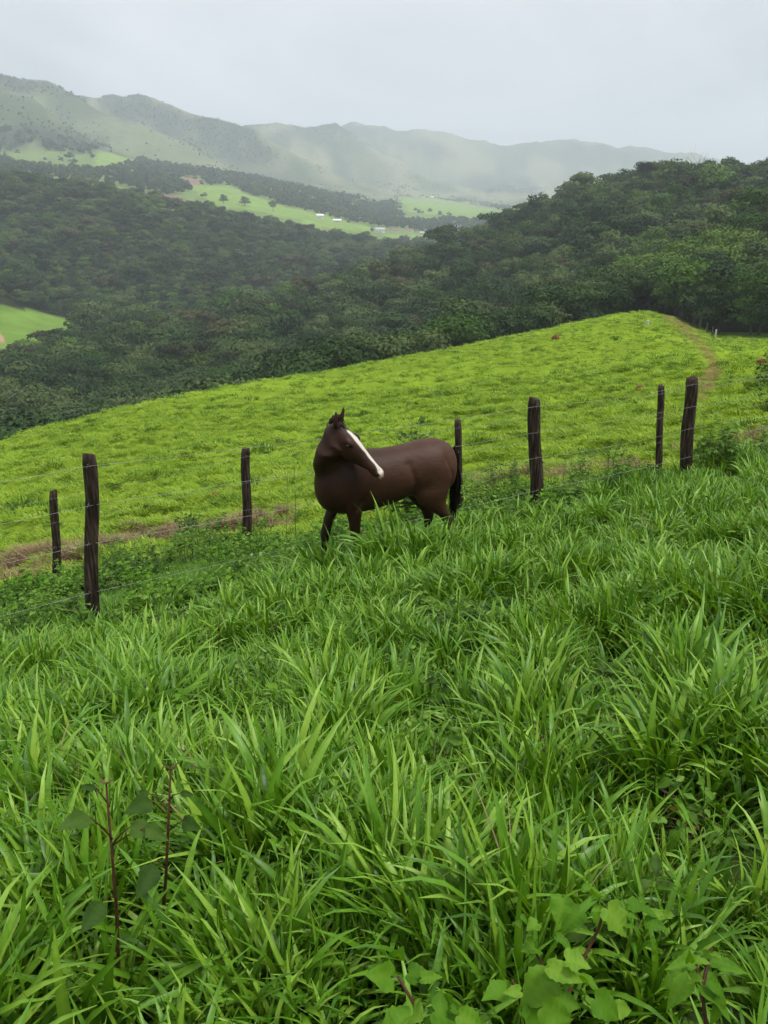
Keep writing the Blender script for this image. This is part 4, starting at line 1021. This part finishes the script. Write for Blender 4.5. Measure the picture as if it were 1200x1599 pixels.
weed('red_stem_weed', 186, 1585, 1222, -20, [(176, 1310, 140, 1275, 0.075, 0.042, -0.05), (176, 1318, 205, 1290, 0.07, 0.04, -0.03), (172, 1260, 150, 1232, 0.03, 0.015, 0.0), (178, 1400, 160, 1408, 0.07, 0.045, -0.05), (176, 1320, 228, 1292, 0.06, 0.03, -0.06)],
     'red-stemmed weed with drooping leaves, left one of the pair in the front grass', 1)
weed('red_stem_weed', 243, 1520, 1200, 24, [(258, 1270, 236, 1250, 0.075, 0.045, -0.04), (262, 1300, 285, 1282, 0.055, 0.035, -0.03), (254, 1340, 240, 1350, 0.08, 0.05, -0.06), (262, 1250, 282, 1238, 0.03, 0.015, 0.0), (260, 1262, 232, 1238, 0.03, 0.014, 0.02)],
     'red-stemmed weed with drooping leaves, right one of the pair in the front grass', 2)
# broad-leaved plant at lower right
def broad_plant(px, py, label, leaves, seed, stem_pts):
    g = hit(px, py); r = np.random.default_rng(800 + seed)
    t = empty('broad_leaf_plant', tuple(g)); tag(t, label, 'plant')
    def at(qx, qy, dep): return P(qx, qy, dep) - g
    for pts_ in stem_pts:
        V = []; Fc = []; ps = [at(*q) for q in pts_]; tube(V, Fc, ps, np.linspace(0.005, 0.0025, len(ps)), 8); mesh_obj('stem', V, Fc, [M_STEM], t)
    extra = []
    for (lx, ly, dep, ang, ln, wd_, tilt, kind) in leaves:
        for _ in range(2): extra.append((lx + r.normal(0, 26), ly + r.normal(5, 22), dep + r.normal(-0.01, 0.04), ang + r.normal(0, 60), ln * r.uniform(0.45, 0.8), wd_ * r.uniform(0.4, 0.75), tilt + r.normal(0, 0.5), kind))
    leaves = [(q[0], q[1], q[2], q[3], q[4] * 0.82, q[5] * 0.8, q[6], q[7]) for q in leaves] + extra
    for (lx, ly, dep, ang, ln, wd_, tilt, kind) in leaves:
        b = at(lx, ly, dep); d = np.array([math.cos(R(ang)), -0.35 * abs(math.sin(R(ang))) - 0.25, math.sin(R(ang)) * 0.75])
        V = []; Fc = []; T = []
        leaf_into(V, Fc, T, b, d + r.normal(0, 0.15, 3), np.array([0.35 * tilt, -0.3, 0.9]) + r.normal(0, 0.3, 3), ln, wd_, r.uniform(0.35, 0.95), curl=r.uniform(0.1, 0.35), heart=kind == 0, lobed=kind == 1)
        o = mesh_obj('leaf', V, Fc, [M_BROAD], t); tint_attr(o.data, T)
broad_plant(880, 1590, 'broad-leaved plant with pale green lobed leaves in the lower right corner grass',
            [(905, 1425, 1.30, 200, 0.07, 0.07, 0, 1), (950, 1420, 1.30, -60, 0.085, 0.08, 0.5, 1), (985, 1415, 1.32, -20, 0.075, 0.06, 0.8, 0), (930, 1400, 1.32, 80, 0.05, 0.05, 0, 1), (835, 1480, 1.24, 120, 0.06, 0.055, -0.5, 0),
             (885, 1520, 1.15, -10, 0.10, 0.095, 0.3, 0), (860, 1530, 1.13, 215, 0.10, 0.095, -0.3, 0), (830, 1575, 1.10, -80, 0.09, 0.085, 0, 0), (1010, 1440, 1.30, 25, 0.055, 0.04, 0.4, 0), (805, 1440, 1.28, 75, 0.035, 0.02, 0, 0),
             (790, 1545, 1.12, 170, 0.07, 0.06, -0.6, 0), (930, 1560, 1.10, -35, 0.08, 0.07, 0.5, 0)],
            1, [[(870, 1620, 1.16), (895, 1530, 1.22), (935, 1450, 1.30), (945, 1415, 1.31)], [(830, 1625, 1.14), (812, 1560, 1.15), (800, 1530, 1.16)], [(880, 1560, 1.18), (860, 1530, 1.18), (838, 1490, 1.23)]])
broad_plant(660, 1598, 'broad-leaved plant with round wavy leaves at the bottom edge of the grass',
            [(610, 1525, 1.12, 130, 0.075, 0.07, -0.4, 0), (640, 1520, 1.13, 20, 0.06, 0.05, 0.3, 0), (640, 1590, 1.05, 200, 0.09, 0.085, 0, 0), (680, 1580, 1.06, -20, 0.095, 0.09, 0.2, 0), (700, 1565, 1.08, 60, 0.05, 0.045, 0.2, 0)],
            2, [[(655, 1640, 1.07), (648, 1570, 1.10), (622, 1525, 1.12)]])
broad_plant(1100, 1598, 'red-stemmed plant with slender folded leaves at the lower right edge',
            [(1085, 1500, 1.2, 150, 0.09, 0.04, 0, 0), (1100, 1490, 1.2, 70, 0.06, 0.025, 0, 0), (1110, 1500, 1.2, 10, 0.09, 0.04, 0.3, 0), (1095, 1540, 1.15, -40, 0.10, 0.06, 0.4, 0), (1075, 1530, 1.15, 215, 0.09, 0.05, -0.2, 0)],
            3, [[(1108, 1640, 1.1), (1098, 1560, 1.14), (1088, 1505, 1.19)], [(1096, 1545, 1.15), (1112, 1480, 1.2)]])
# a few yellowed fallen blades in the near grass
for i, (px, py, ln) in enumerate(((1107, 1385, 0.16), (1040, 1280, 0.12), (60, 1555, 0.08), (960, 930, 0.12))):
    g = hit(px, py); dep = g[1]; p = P(px, py - 20, dep - 0.1)
    V = []; Fc = []; T = []
    leaf_into(V, Fc, T, np.zeros(3), np.array([0.2, -0.3, -0.8 if i == 0 else 0.2]), np.array([0.3, -1, 0.4]), ln, ln * 0.16, 0.75, curl=0.2)
    o = mesh_obj('yellow_blade', V, Fc, [bpy.data.materials.get('yellow_blade') or leaf_material('yellow_blade', (0.3, 0.18, 0.03), (0.42, 0.27, 0.05), (0.5, 0.36, 0.1))])
    tint_attr(o.data, T); o.location = tuple(p); tag(o, ['yellowed grass blade hanging in the right-hand foreground', 'yellowed blade above the hanging one', 'yellow-brown dead leaf in the lower left grass', 'yellowed blade in the grass below the middle thick post'][i], 'dead leaf')

# ------------------------------------------------------------------ the horse
def build_horse(px, depth, yaw_deg):
    p0 = P(px, 860, depth); gz0 = float(ground_z(p0[0], p0[1]))
    root = empty('horse', (p0[0], p0[1], gz0))
    tag(root, 'dark brown horse with a white blaze, head turned back, standing in the grass', 'horse')
    yaw = R(yaw_deg)                         # heading of the body in the ground plane
    f = np.array([math.cos(yaw), math.sin(yaw), 0]); lft = np.array([-f[1], f[0], 0]); upv = np.array([0, 0, 1.0])
    root.rotation_euler = (0, 0, yaw); HS = 1.045; root.scale = (HS, HS, HS)
    def gl(lx, ly):                          # ground height under a local point, relative to the root
        q = p0 + (f * lx + lft * ly) * HS; return (float(ground_z(q[0], q[1])) - gz0) / HS
    V = []; Fc = []
    NS = 40
    def loft(rings):
        i0 = len(V)
        for c, a, b in rings:
            c = np.asarray(c, float); a = np.asarray(a, float); b = np.asarray(b, float)
            for q in range(NS):
                t = 2 * math.pi * q / NS; V.append(c + a * math.cos(t) + b * math.sin(t))
        for k in range(len(rings) - 1):
            for q in range(NS): Fc.append((i0 + k * NS + q, i0 + k * NS + (q + 1) % NS, i0 + (k + 1) * NS + (q + 1) % NS, i0 + (k + 1) * NS + q))
        Fc.append(tuple(i0 + q for q in range(NS))[::-1]); Fc.append(tuple(i0 + (len(rings) - 1) * NS + q for q in range(NS)))
    def limb(pts):                            # (x,y,z, rx(fore-aft), ry(lateral))
        rings = []
        for i, (x, y, z, rx, ry) in enumerate(pts): rings.append(((x, y, z), (rx * 1.18, 0, 0), (0, ry * 1.2, 0)))
        loft(rings)
    # trunk
    tr = [(-0.885, 1.16, .07, .06), (-0.85, 1.15, .19, .15), (-0.76, 1.155, .28, .235), (-0.62, 1.165, .315, .285), (-0.45, 1.155, .318, .295), (-0.28, 1.13, .31, .285), (-0.05, 1.085, .335, .30),
          (0.18, 1.065, .355, .30), (0.36, 1.07, .38, .27), (0.52, 1.065, .37, .25), (0.65, 1.05, .325, .235), (0.74, 1.045, .265, .20), (0.80, 1.045, .185, .15), (0.835, 1.045, .09, .08)]
    loft([((x, 0, z + 0.005), (0, 0, h_ * 1.0), (0, w_ * 1.03, 0)) for x, z, h_, w_ in tr])
    # neck: rises from the shoulders and bends round to the left
    H_D = None
    nk = [((0.40, 0.0, 1.12), (0.55, 0, 0.8), .36, .19), ((0.54, 0.0, 1.25), (0.45, 0.0, 0.88), .30, .17), ((0.615, 0.035, 1.40), (0.25, 0.10, .95), .28, .165), ((0.635, 0.08, 1.535), (-0.05, 0.25, .95), .245, .175),
          ((0.60, 0.13, 1.645), (-0.4, 0.45, .8), .205, .17), ((0.54, 0.18, 1.70), (-0.7, 0.5, 0.4), .14, .13)]
    rings = []
    dors_prev = np.array([-0.8, 0, 0.5])
    for i, (c, ax, hd, hw) in enumerate(nk):
        ax = np.array(ax, float); ax /= np.linalg.norm(ax)
        # crest direction: backwards at the base, swinging to the outside of the bend higher up
        dv = [(-0.8, 0, 0.6), (-0.8, 0, 0.5), (-0.85, -0.15, 0.3), (-0.6, -0.5, 0.3), (-0.1, -0.5, 0.7), (0.15, -0.3, 0.95)][i]
        dv = np.array(dv, float); dv -= ax * dv.dot(ax); dv /= np.linalg.norm(dv)
        rings.append((c, dv * hd, np.cross(ax, dv) * hw))
    loft(rings)
    # head frame, given in world directions then brought into the horse's frame
    def to_local(v): v = np.array(v, float); return np.array([v.dot(f), v.dot(lft), v[2]])
    hd = to_local((0.68, -0.24, -0.69)); hd /= np.linalg.norm(hd)
    hn = to_local((0.62, -0.42, 0.62)); hn -= hd * hn.dot(hd); hn /= np.linalg.norm(hn)
    hs = np.cross(hd, hn)
    poll = np.array([0.585, 0.20, 1.79])
    KT, KN, KS = 1.09, 1.02, 1.15       # head proportions
    def hp(t, n_, s_): return poll + hd * t * KT + hn * n_ * KN + hs * s_ * KS
    hr = [(-.07, -.03, -.10, .045), (-.03, .01, -.125, .07), (.05, .03, -.17, .09), (.13, .04, -.232, .098), (.21, .04, -.25, .10), (.30, .032, -.235, .088), (.38, .018, -.18, .070), (.46, .006, -.142, .060), (.54, .0, -.132, .058),
          (.60, -.008, -.134, .060), (.64, -.022, -.125, .052), (.665, -.05, -.10, .03)]
    loft([(hp(t, (a + b) / 2, 0), hn * KN * (a - b) / 2, hs * KS * w_) for t, a, b, w_ in hr])
    # jowls and brow
    def ell(c, ax, k=3):
        bm = bmesh.new(); bmesh.ops.create_icosphere(bm, subdivisions=3, radius=1); i0 = len(V)
        for v in bm.verts: V.append(np.asarray(c) + ax[0] * v.co.x + ax[1] * v.co.y + ax[2] * v.co.z)
        for fc in bm.faces: Fc.append(tuple(i0 + v.index for v in fc.verts))
        bm.free()
    X_, Y_, Z_ = np.eye(3)
    for s in (-1, 1):
        ell(hp(.175, -.14, s * .045), (hd * .085, hn * .08, hs * .05))
        ell(hp(.185, .0, s * .075), (hd * .055, hn * .03, hs * .03))
        ell(hp(.595, -.05, s * .045), (hd * .045, hn * .04, hs * .03))
        # ears
        e0 = hp(-.035, .015, s * .052); ed = to_local((0.02, 0.0, 1.0)) * 0.86 + hs * s * 0.10 + to_local((0.08 if s > 0 else 0.12, 0, 0)); ed /= np.linalg.norm(ed)
        ea = np.cross(ed, hs); ea /= np.linalg.norm(ea); eb = np.cross(ed, ea)
        loft([(e0 - ed * .03, ea * .032, eb * .034), (e0 + ed * .03, ea * .024, eb * .040), (e0 + ed * .08, ea * .018, eb * .036), (e0 + ed * .125, ea * .012, eb * .022), (e0 + ed * .155, ea * .005, eb * .006)])
    # muscle masses
    for s in (-1, 1):
        ell((0.46, s * .15, 1.08), (X_ * .19, Y_ * .12, Z_ * .27))
        ell((-0.58, s * .15, 1.10), (X_ * .26, Y_ * .155, Z_ * .29))
        ell((-0.46, s * .17, 0.90), (X_ * .15, Y_ * .11, Z_ * .20))
        ell((0.60, s * .09, 1.06), (X_ * .15, Y_ * .12, Z_ * .24))
        fo = -.13 if s > 0 else .19           # near fore leg set back, far one forward
        g = gl(.52 + fo, s * .16)
        limb([(.46, s * .12, 1.20, .05, .03), (.46, s * .145, 1.12, .10, .06), (.46, s * .16, 1.02, .125, .085), (.46 + fo * .15, s * .165, .88, .105, .085), (.48 + fo * .4, s * .165, .74, .075, .068), (.505 + fo * .65, s * .16, .60, .056, .052), (.52 + fo * .8, s * .155, .50 + g * .3, .05, .047), (.525 + fo * .85, s * .155, .45 + g * .4, .052, .05), (.52 + fo * .9, s * .155, .40 + g * .5, .04, .04),
              (.52 + fo, s * .155, .28 + g * .7, .032, .03), (.522 + fo, s * .155, .19 + g * .85, .034, .032), (.528 + fo, s * .155, .15 + g, .042, .038), (.545 + fo, s * .155, .10 + g, .034, .034), (.565 + fo, s * .155, .06 + g, .046, .044), (.585 + fo, s * .155, -.01 + g, .062, .056)])
        xo = -.04 if s > 0 else .10
        g = gl(-.72 + xo, s * .15)
        limb([(-.60, s * .10, 1.26, .08, .04), (-.60, s * .14, 1.14, .16, .08), (-.58, s * .165, 1.02, .195, .11), (-.53 + xo * .2, s * .175, .88, .165, .105), (-.53 + xo * .5, s * .17, .76, .125, .085), (-.60 + xo * .7, s * .16, .64, .085, .065), (-.675 + xo * .9, s * .15, .56, .065, .05), (-.72 + xo, s * .145, .50, .062, .045), (-.725 + xo, s * .145, .44 + g * .3, .05, .04),
              (-.715 + xo, s * .145, .32 + g * .6, .036, .033), (-.71 + xo, s * .145, .20 + g * .85, .036, .034), (-.705 + xo, s * .145, .15 + g, .044, .04), (-.685 + xo, s * .145, .10 + g, .035, .035), (-.66 + xo, s * .145, .06 + g, .046, .044), (-.64 + xo, s * .145, -.01 + g, .06, .055)])
    ell((0.30, 0, 1.33), (X_ * .26, Y_ * .10, Z_ * .10))     # withers
    ell((-0.50, 0, 1.36), (X_ * .25, Y_ * .20, Z_ * .12))    # croup
    raw = mesh_obj('body_raw', V, Fc, link=True)
    md = raw.modifiers.new('r', 'REMESH'); md.mode = 'VOXEL'; md.voxel_size = 0.0095
    sm = raw.modifiers.new('s', 'SMOOTH'); sm.factor = 0.5; sm.iterations = 15
    dg = bpy.context.evaluated_depsgraph_get(); me = bpy.data.meshes.new_from_object(raw.evaluated_get(dg))
    bpy.data.objects.remove(raw)
    me.name = 'body'; me.polygons.foreach_set('use_smooth', np.ones(len(me.polygons), bool))
    co = np.zeros(len(me.vertices) * 3); me.vertices.foreach_get('co', co); co = co.reshape(-1, 3)
    # let neck, throat and breast flow into one another (relax the surface there, not the face)
    ed = np.zeros(len(me.edges) * 2, np.int32); me.edges.foreach_get('vertices', ed); ed = ed.reshape(-1, 2)
    deg = np.bincount(ed.ravel(), minlength=len(co)).astype(float)
    rel0 = co - poll; tf = rel0 @ hd / KT
    wgt = sstep(.15, .40, co[:, 0]) * sstep(.80, 1.0, co[:, 2]) * (1 - sstep(.02, .12, tf) * (co[:, 2] > 1.35)) * (1 - sstep(1.72, 1.80, co[:, 2]))
    wgt = np.maximum(wgt, 0.5 * (co[:, 0] < .15) * sstep(.72, .85, co[:, 2]))
    for _ in range(110):
        av_ = np.zeros_like(co)
        for c_ in range(3): av_[:, c_] = np.bincount(ed[:, 0], co[ed[:, 1], c_], len(co)) + np.bincount(ed[:, 1], co[ed[:, 0], c_], len(co))
        av_ /= np.maximum(deg, 1)[:, None]
        co = co + (av_ - co) * (0.75 * wgt)[:, None]
    me.vertices.foreach_set('co', co.ravel()); me.update()
    nr_ = np.zeros(len(me.vertices) * 3); me.vertices.foreach_get('normal', nr_); nr_ = nr_.reshape(-1, 3)
    X0, Y0, Z0_ = co[:, 0], co[:, 1], co[:, 2]
    rib = np.sin((X0 + 0.25 * (Z0_ - 1.0)) * 62) * sstep(-.25, -.1, X0) * (1 - sstep(.18, .32, X0)) * sstep(.72, .82, Z0_) * (1 - sstep(1.15, 1.28, Z0_)) * 0.0012
    def groove(pts_, w_, d_):
        o_ = np.zeros(len(co))
        for (x1, z1), (x2, z2) in zip(pts_[:-1], pts_[1:]):
            tt_ = np.clip(((X0 - x1) * (x2 - x1) + (Z0_ - z1) * (z2 - z1)) / ((x2 - x1) ** 2 + (z2 - z1) ** 2), 0, 1)
            o_ = np.maximum(o_, np.exp(-(((X0 - x1 - tt_ * (x2 - x1)) ** 2 + (Z0_ - z1 - tt_ * (z2 - z1)) ** 2) / w_ ** 2)))
        return -o_ * d_
    trunk_ = (X0 < .62) & (Z0_ > .6) & (Z0_ < 1.45)
    dsp = rib + (groove([(.26, 1.32), (.30, 1.1), (.33, .92), (.42, .82)], .035, .014) + groove([(-.20, 1.28), (-.28, 1.05), (-.27, .88)], .04, .016) + groove([(-.66, 1.3), (-.74, 1.1), (-.72, .85)], .03, .012) + groove([(.02, .80), (.20, .82), (.34, .9)], .03, .007)) * trunk_
    dsp += np.array([mnoise.fractal(Vector(c * 5), 1, 2, 3) for c in co]) * 0.004 * (Z0_ > .55) * (X0 < .6)
    co = co + nr_ * dsp[:, None]; me.vertices.foreach_set('co', co.ravel()); me.update()
    # markings: blaze, snip, dark points and lower legs
    rel = co - poll; t = rel @ hd / KT; n_ = rel @ hn / KN; s_ = rel @ hs / KS
    dors = np.interp(t, [q[0] for q in hr], [q[1] for q in hr])
    wB = np.interp(t, [.06, .10, .2, .35, .5, .6, .66], [.0, .022, .036, .026, .026, .034, .03]) + 0.006 * np.array([mnoise.noise(Vector(c * 14)) for c in co])
    white = np.clip((wB - np.abs(s_ + 0.004)) / 0.010, 0, 1) * ((n_ > dors - .045) & (n_ < .12) & (t > .065) & (t < .70))
    lip = (t > .60) & (n_ < -.09) & (n_ > -.18) & (np.abs(s_) < .06) & (t < .685); white[lip] = 0.75
    pink = ((t > .625) & (t < .70) & (n_ > -.07) & (np.abs(s_) < .045)).astype(float)
    nostril = np.zeros(len(co), bool)
    for s in (-1, 1): nostril |= np.linalg.norm((co - hp(.615, -.045, s * .062)) / 1.0, axis=1) < .019
    dark = np.clip(1 - (co[:, 2] - 0.35) / 0.35, 0, 1); dark[nostril] = 1.0; white[nostril] = 0
    dark = np.where(lip | (white > 0), 0, dark)
    c4 = np.stack([white, dark, pink, np.ones(len(co))], 1)
    at = me.color_attributes.new('marks', 'FLOAT_COLOR', 'POINT'); at.data.foreach_set('color', c4.ravel())
    m_, tt, nd, lk, o_ = mat('horse_coat')
    av = nd.new('ShaderNodeAttribute'); av.attribute_name = 'marks'; sp = nd.new('ShaderNodeSeparateColor'); lk.new(av.outputs['Color'], sp.inputs[0])
    tcn = nd.new('ShaderNodeTexCoord'); nz = nd.new('ShaderNodeTexNoise'); nz.inputs['Scale'].default_value = 3.5; nz.inputs['Detail'].default_value = 8; lk.new(tcn.outputs['Object'], nz.inputs['Vector'])
    rp = ramp_node(nd, [(0.3, (0.018, 0.007, 0.004)), (0.55, (0.032, 0.012, 0.006)), (0.8, (0.055, 0.022, 0.012))]); lk.new(nz.outputs['Fac'], rp.inputs[0])
    def mx(a, b, fac):
        q = nd.new('ShaderNodeMix'); q.data_type = 'RGBA'; lk.new(fac, q.inputs[0])
        for s_i, v in ((6, a), (7, b)):
            if isinstance(v, tuple): q.inputs[s_i].default_value = (*v, 1)
            else: lk.new(v, q.inputs[s_i])
        return q.outputs[2]
    # sun-bleached, dusty back and quarters over a darker forehand; matted hair in streaks
    sx = nd.new('ShaderNodeSeparateXYZ'); lk.new(tcn.outputs['Object'], sx.inputs[0])
    mr = nd.new('ShaderNodeMapRange'); mr.inputs[1].default_value = 0.55; mr.inputs[2].default_value = -0.5; lk.new(sx.outputs[0], mr.inputs[0])
    mp3 = nd.new('ShaderNodeMapping'); mp3.inputs['Scale'].default_value = (5, 5, 22); mp3.inputs['Rotation'].default_value = (0, 0.5, 0); lk.new(tcn.outputs['Object'], mp3.inputs[0])
    n3 = nd.new('ShaderNodeTexNoise'); n3.inputs['Scale'].default_value = 1.6; n3.inputs['Detail'].default_value = 9; n3.inputs['Roughness'].default_value = 0.7; lk.new(mp3.outputs[0], n3.inputs['Vector'])
    m5 = nd.new('ShaderNodeMath'); m5.operation = 'MULTIPLY'; lk.new(mr.outputs[0], m5.inputs[0]); lk.new(n3.outputs['Fac'], m5.inputs[1])
    c0 = mx(rp.outputs[0], (0.09, 0.04, 0.022), m5.outputs[0])
    c1 = mx(c0, (0.012, 0.007, 0.006), sp.outputs[1]); c2 = mx(c1, (0.62, 0.56, 0.49), sp.outputs[0]); c3 = mx(c2, (0.42, 0.27, 0.22), sp.outputs[2])
    pb = nd.new('ShaderNodeBsdfPrincipled'); lk.new(c3, pb.inputs['Base Color']); pb.inputs['Roughness'].default_value = 0.56; pb.inputs['Specular IOR Level'].default_value = 0.22
    n2 = nd.new('ShaderNodeTexNoise'); n2.inputs['Scale'].default_value = 60; n2.inputs['Detail'].default_value = 4; lk.new(tcn.outputs['Object'], n2.inputs['Vector'])
    bp = nd.new('ShaderNodeBump'); bp.inputs['Strength'].default_value = 0.2; bp.inputs['Distance'].default_value = 0.02; lk.new(n3.outputs['Fac'], bp.inputs['Height']); lk.new(bp.outputs[0], pb.inputs['Normal'])
    lk.new(pb.outputs[0], o_.inputs[0])
    me.materials.append(m_)
    body = bpy.data.objects.new('body', me); COL.objects.link(body); body.parent = root
    m_eye = noise_material('eye', [(0.3, (0.004, 0.003, 0.002)), (0.7, (0.01, 0.007, 0.005))], 5, rough=0.06, spec=0.8)
    m_hair = noise_material('horse_hair', [(0.3, (0.006, 0.005, 0.005)), (0.7, (0.022, 0.014, 0.010))], 30, rough=0.5, mapping=(1, 1, 0.15))
    for s in (-1, 1):
        bm = bmesh.new(); bmesh.ops.create_uvsphere(bm, u_segments=14, v_segments=10, radius=.021); e = bpy.data.meshes.new('eye'); bm.to_mesh(e); bm.free(); e.materials.append(m_eye)
        e.polygons.foreach_set('use_smooth', np.ones(len(e.polygons), bool))
        o = bpy.data.objects.new('eye', e); COL.objects.link(o); o.parent = root; o.location = tuple(hp(.20, -.022, s * .088)); o['label'] = 'dark eye'
    r = np.random.default_rng(3)
    def strands(name, roots):
        V = []; Fc = []
        for (a, d1, ln, wd_) in roots:
            d1 = d1 / np.linalg.norm(d1); pts_ = [a, a + d1 * ln * .35, a + d1 * ln * .6 + np.array([0, 0, -ln * .25]), a + d1 * ln * .7 + np.array([0, 0, -ln * .62])]
            pts_ = [p + r.normal(0, .006, 3) for p in pts_]
            tube(V, Fc, pts_, [wd_, wd_ * .9, wd_ * .6, wd_ * .15], 5)
        return mesh_obj(name, V, Fc, [m_hair], root)
    rts = []
    crest = [np.asarray(c) + rg[1] * 0.97 for (c, _, _), rg in zip([(q[0], 0, 0) for q in rings], rings)]
    crest = crest[1:] + [hp(-.06, 0.0, 0)]
    for q in range(300):
        u = r.uniform(0, len(crest) - 1.001); k = int(u); a = crest[k] + (crest[k + 1] - crest[k]) * (u - k)
        d1 = np.array([-0.25, -1.0, 0.35]) + r.normal(0, .25, 3)
        rts.append((a + r.normal(0, .008, 3) - np.array([0.0, 0.0, -0.012]), d1, r.uniform(.12, .24), .009))
    strands('mane', rts)
    strands('forelock', [(hp(-.03, .015, r.normal(0, .02)), hd * 0.9 + hn * .35 + hs * r.normal(0.25, .3), r.uniform(.06, .12), .006) for _ in range(26)])
    tl = []
    V = []; Fc = []
    for q in range(70):
        a = np.array([-0.87 + r.normal(0, .012), r.normal(0, .022), 1.30 + r.normal(0, .025)])
        e = np.array([-0.875 + r.normal(0, .03), r.normal(0.02, .05), 0.42 + r.uniform(0, .25)])
        m1 = a + np.array([-.025, 0, -.06]); m2 = (m1 + e) / 2 + np.array([-.02, r.normal(0, .02), 0.05])
        tube(V, Fc, [a, m1, m2, e], [.011, .011, .010, .002], 5)
    mesh_obj('tail', V, Fc, [m_hair], root)
    return root
build_horse(601, 9.15, 180 + 20)

# ------------------------------------------------------------------ humid air
def haze():
    m_ = bpy.data.materials.new('humid_air'); m_.use_nodes = True; t = m_.node_tree; t.nodes.clear()
    o_ = t.nodes.new('ShaderNodeOutputMaterial'); v = t.nodes.new('ShaderNodeVolumePrincipled')
    v.inputs['Color'].default_value = (0.82, 0.89, 1.0, 1); v.inputs['Density'].default_value = 2.35e-4
    t.links.new(v.outputs[0], o_.inputs['Volume'])
    lo = (-7100, -7100, float(Zg.min()) - 1); hi = (7100, 7100, float(Zg.max()) + 25)
    V = [(x, y, z) for x in (lo[0], hi[0]) for y in (lo[1], hi[1]) for z in (lo[2], hi[2])]
    o = mesh_obj('haze', V, [(0, 1, 3, 2), (4, 6, 7, 5), (0, 4, 5, 1), (2, 3, 7, 6), (0, 2, 6, 4), (1, 5, 7, 3)], [m_], smooth=False)
    o['kind'] = 'stuff'; tag(o, 'pale humid haze lying over the valley and mountains', 'haze')
haze()
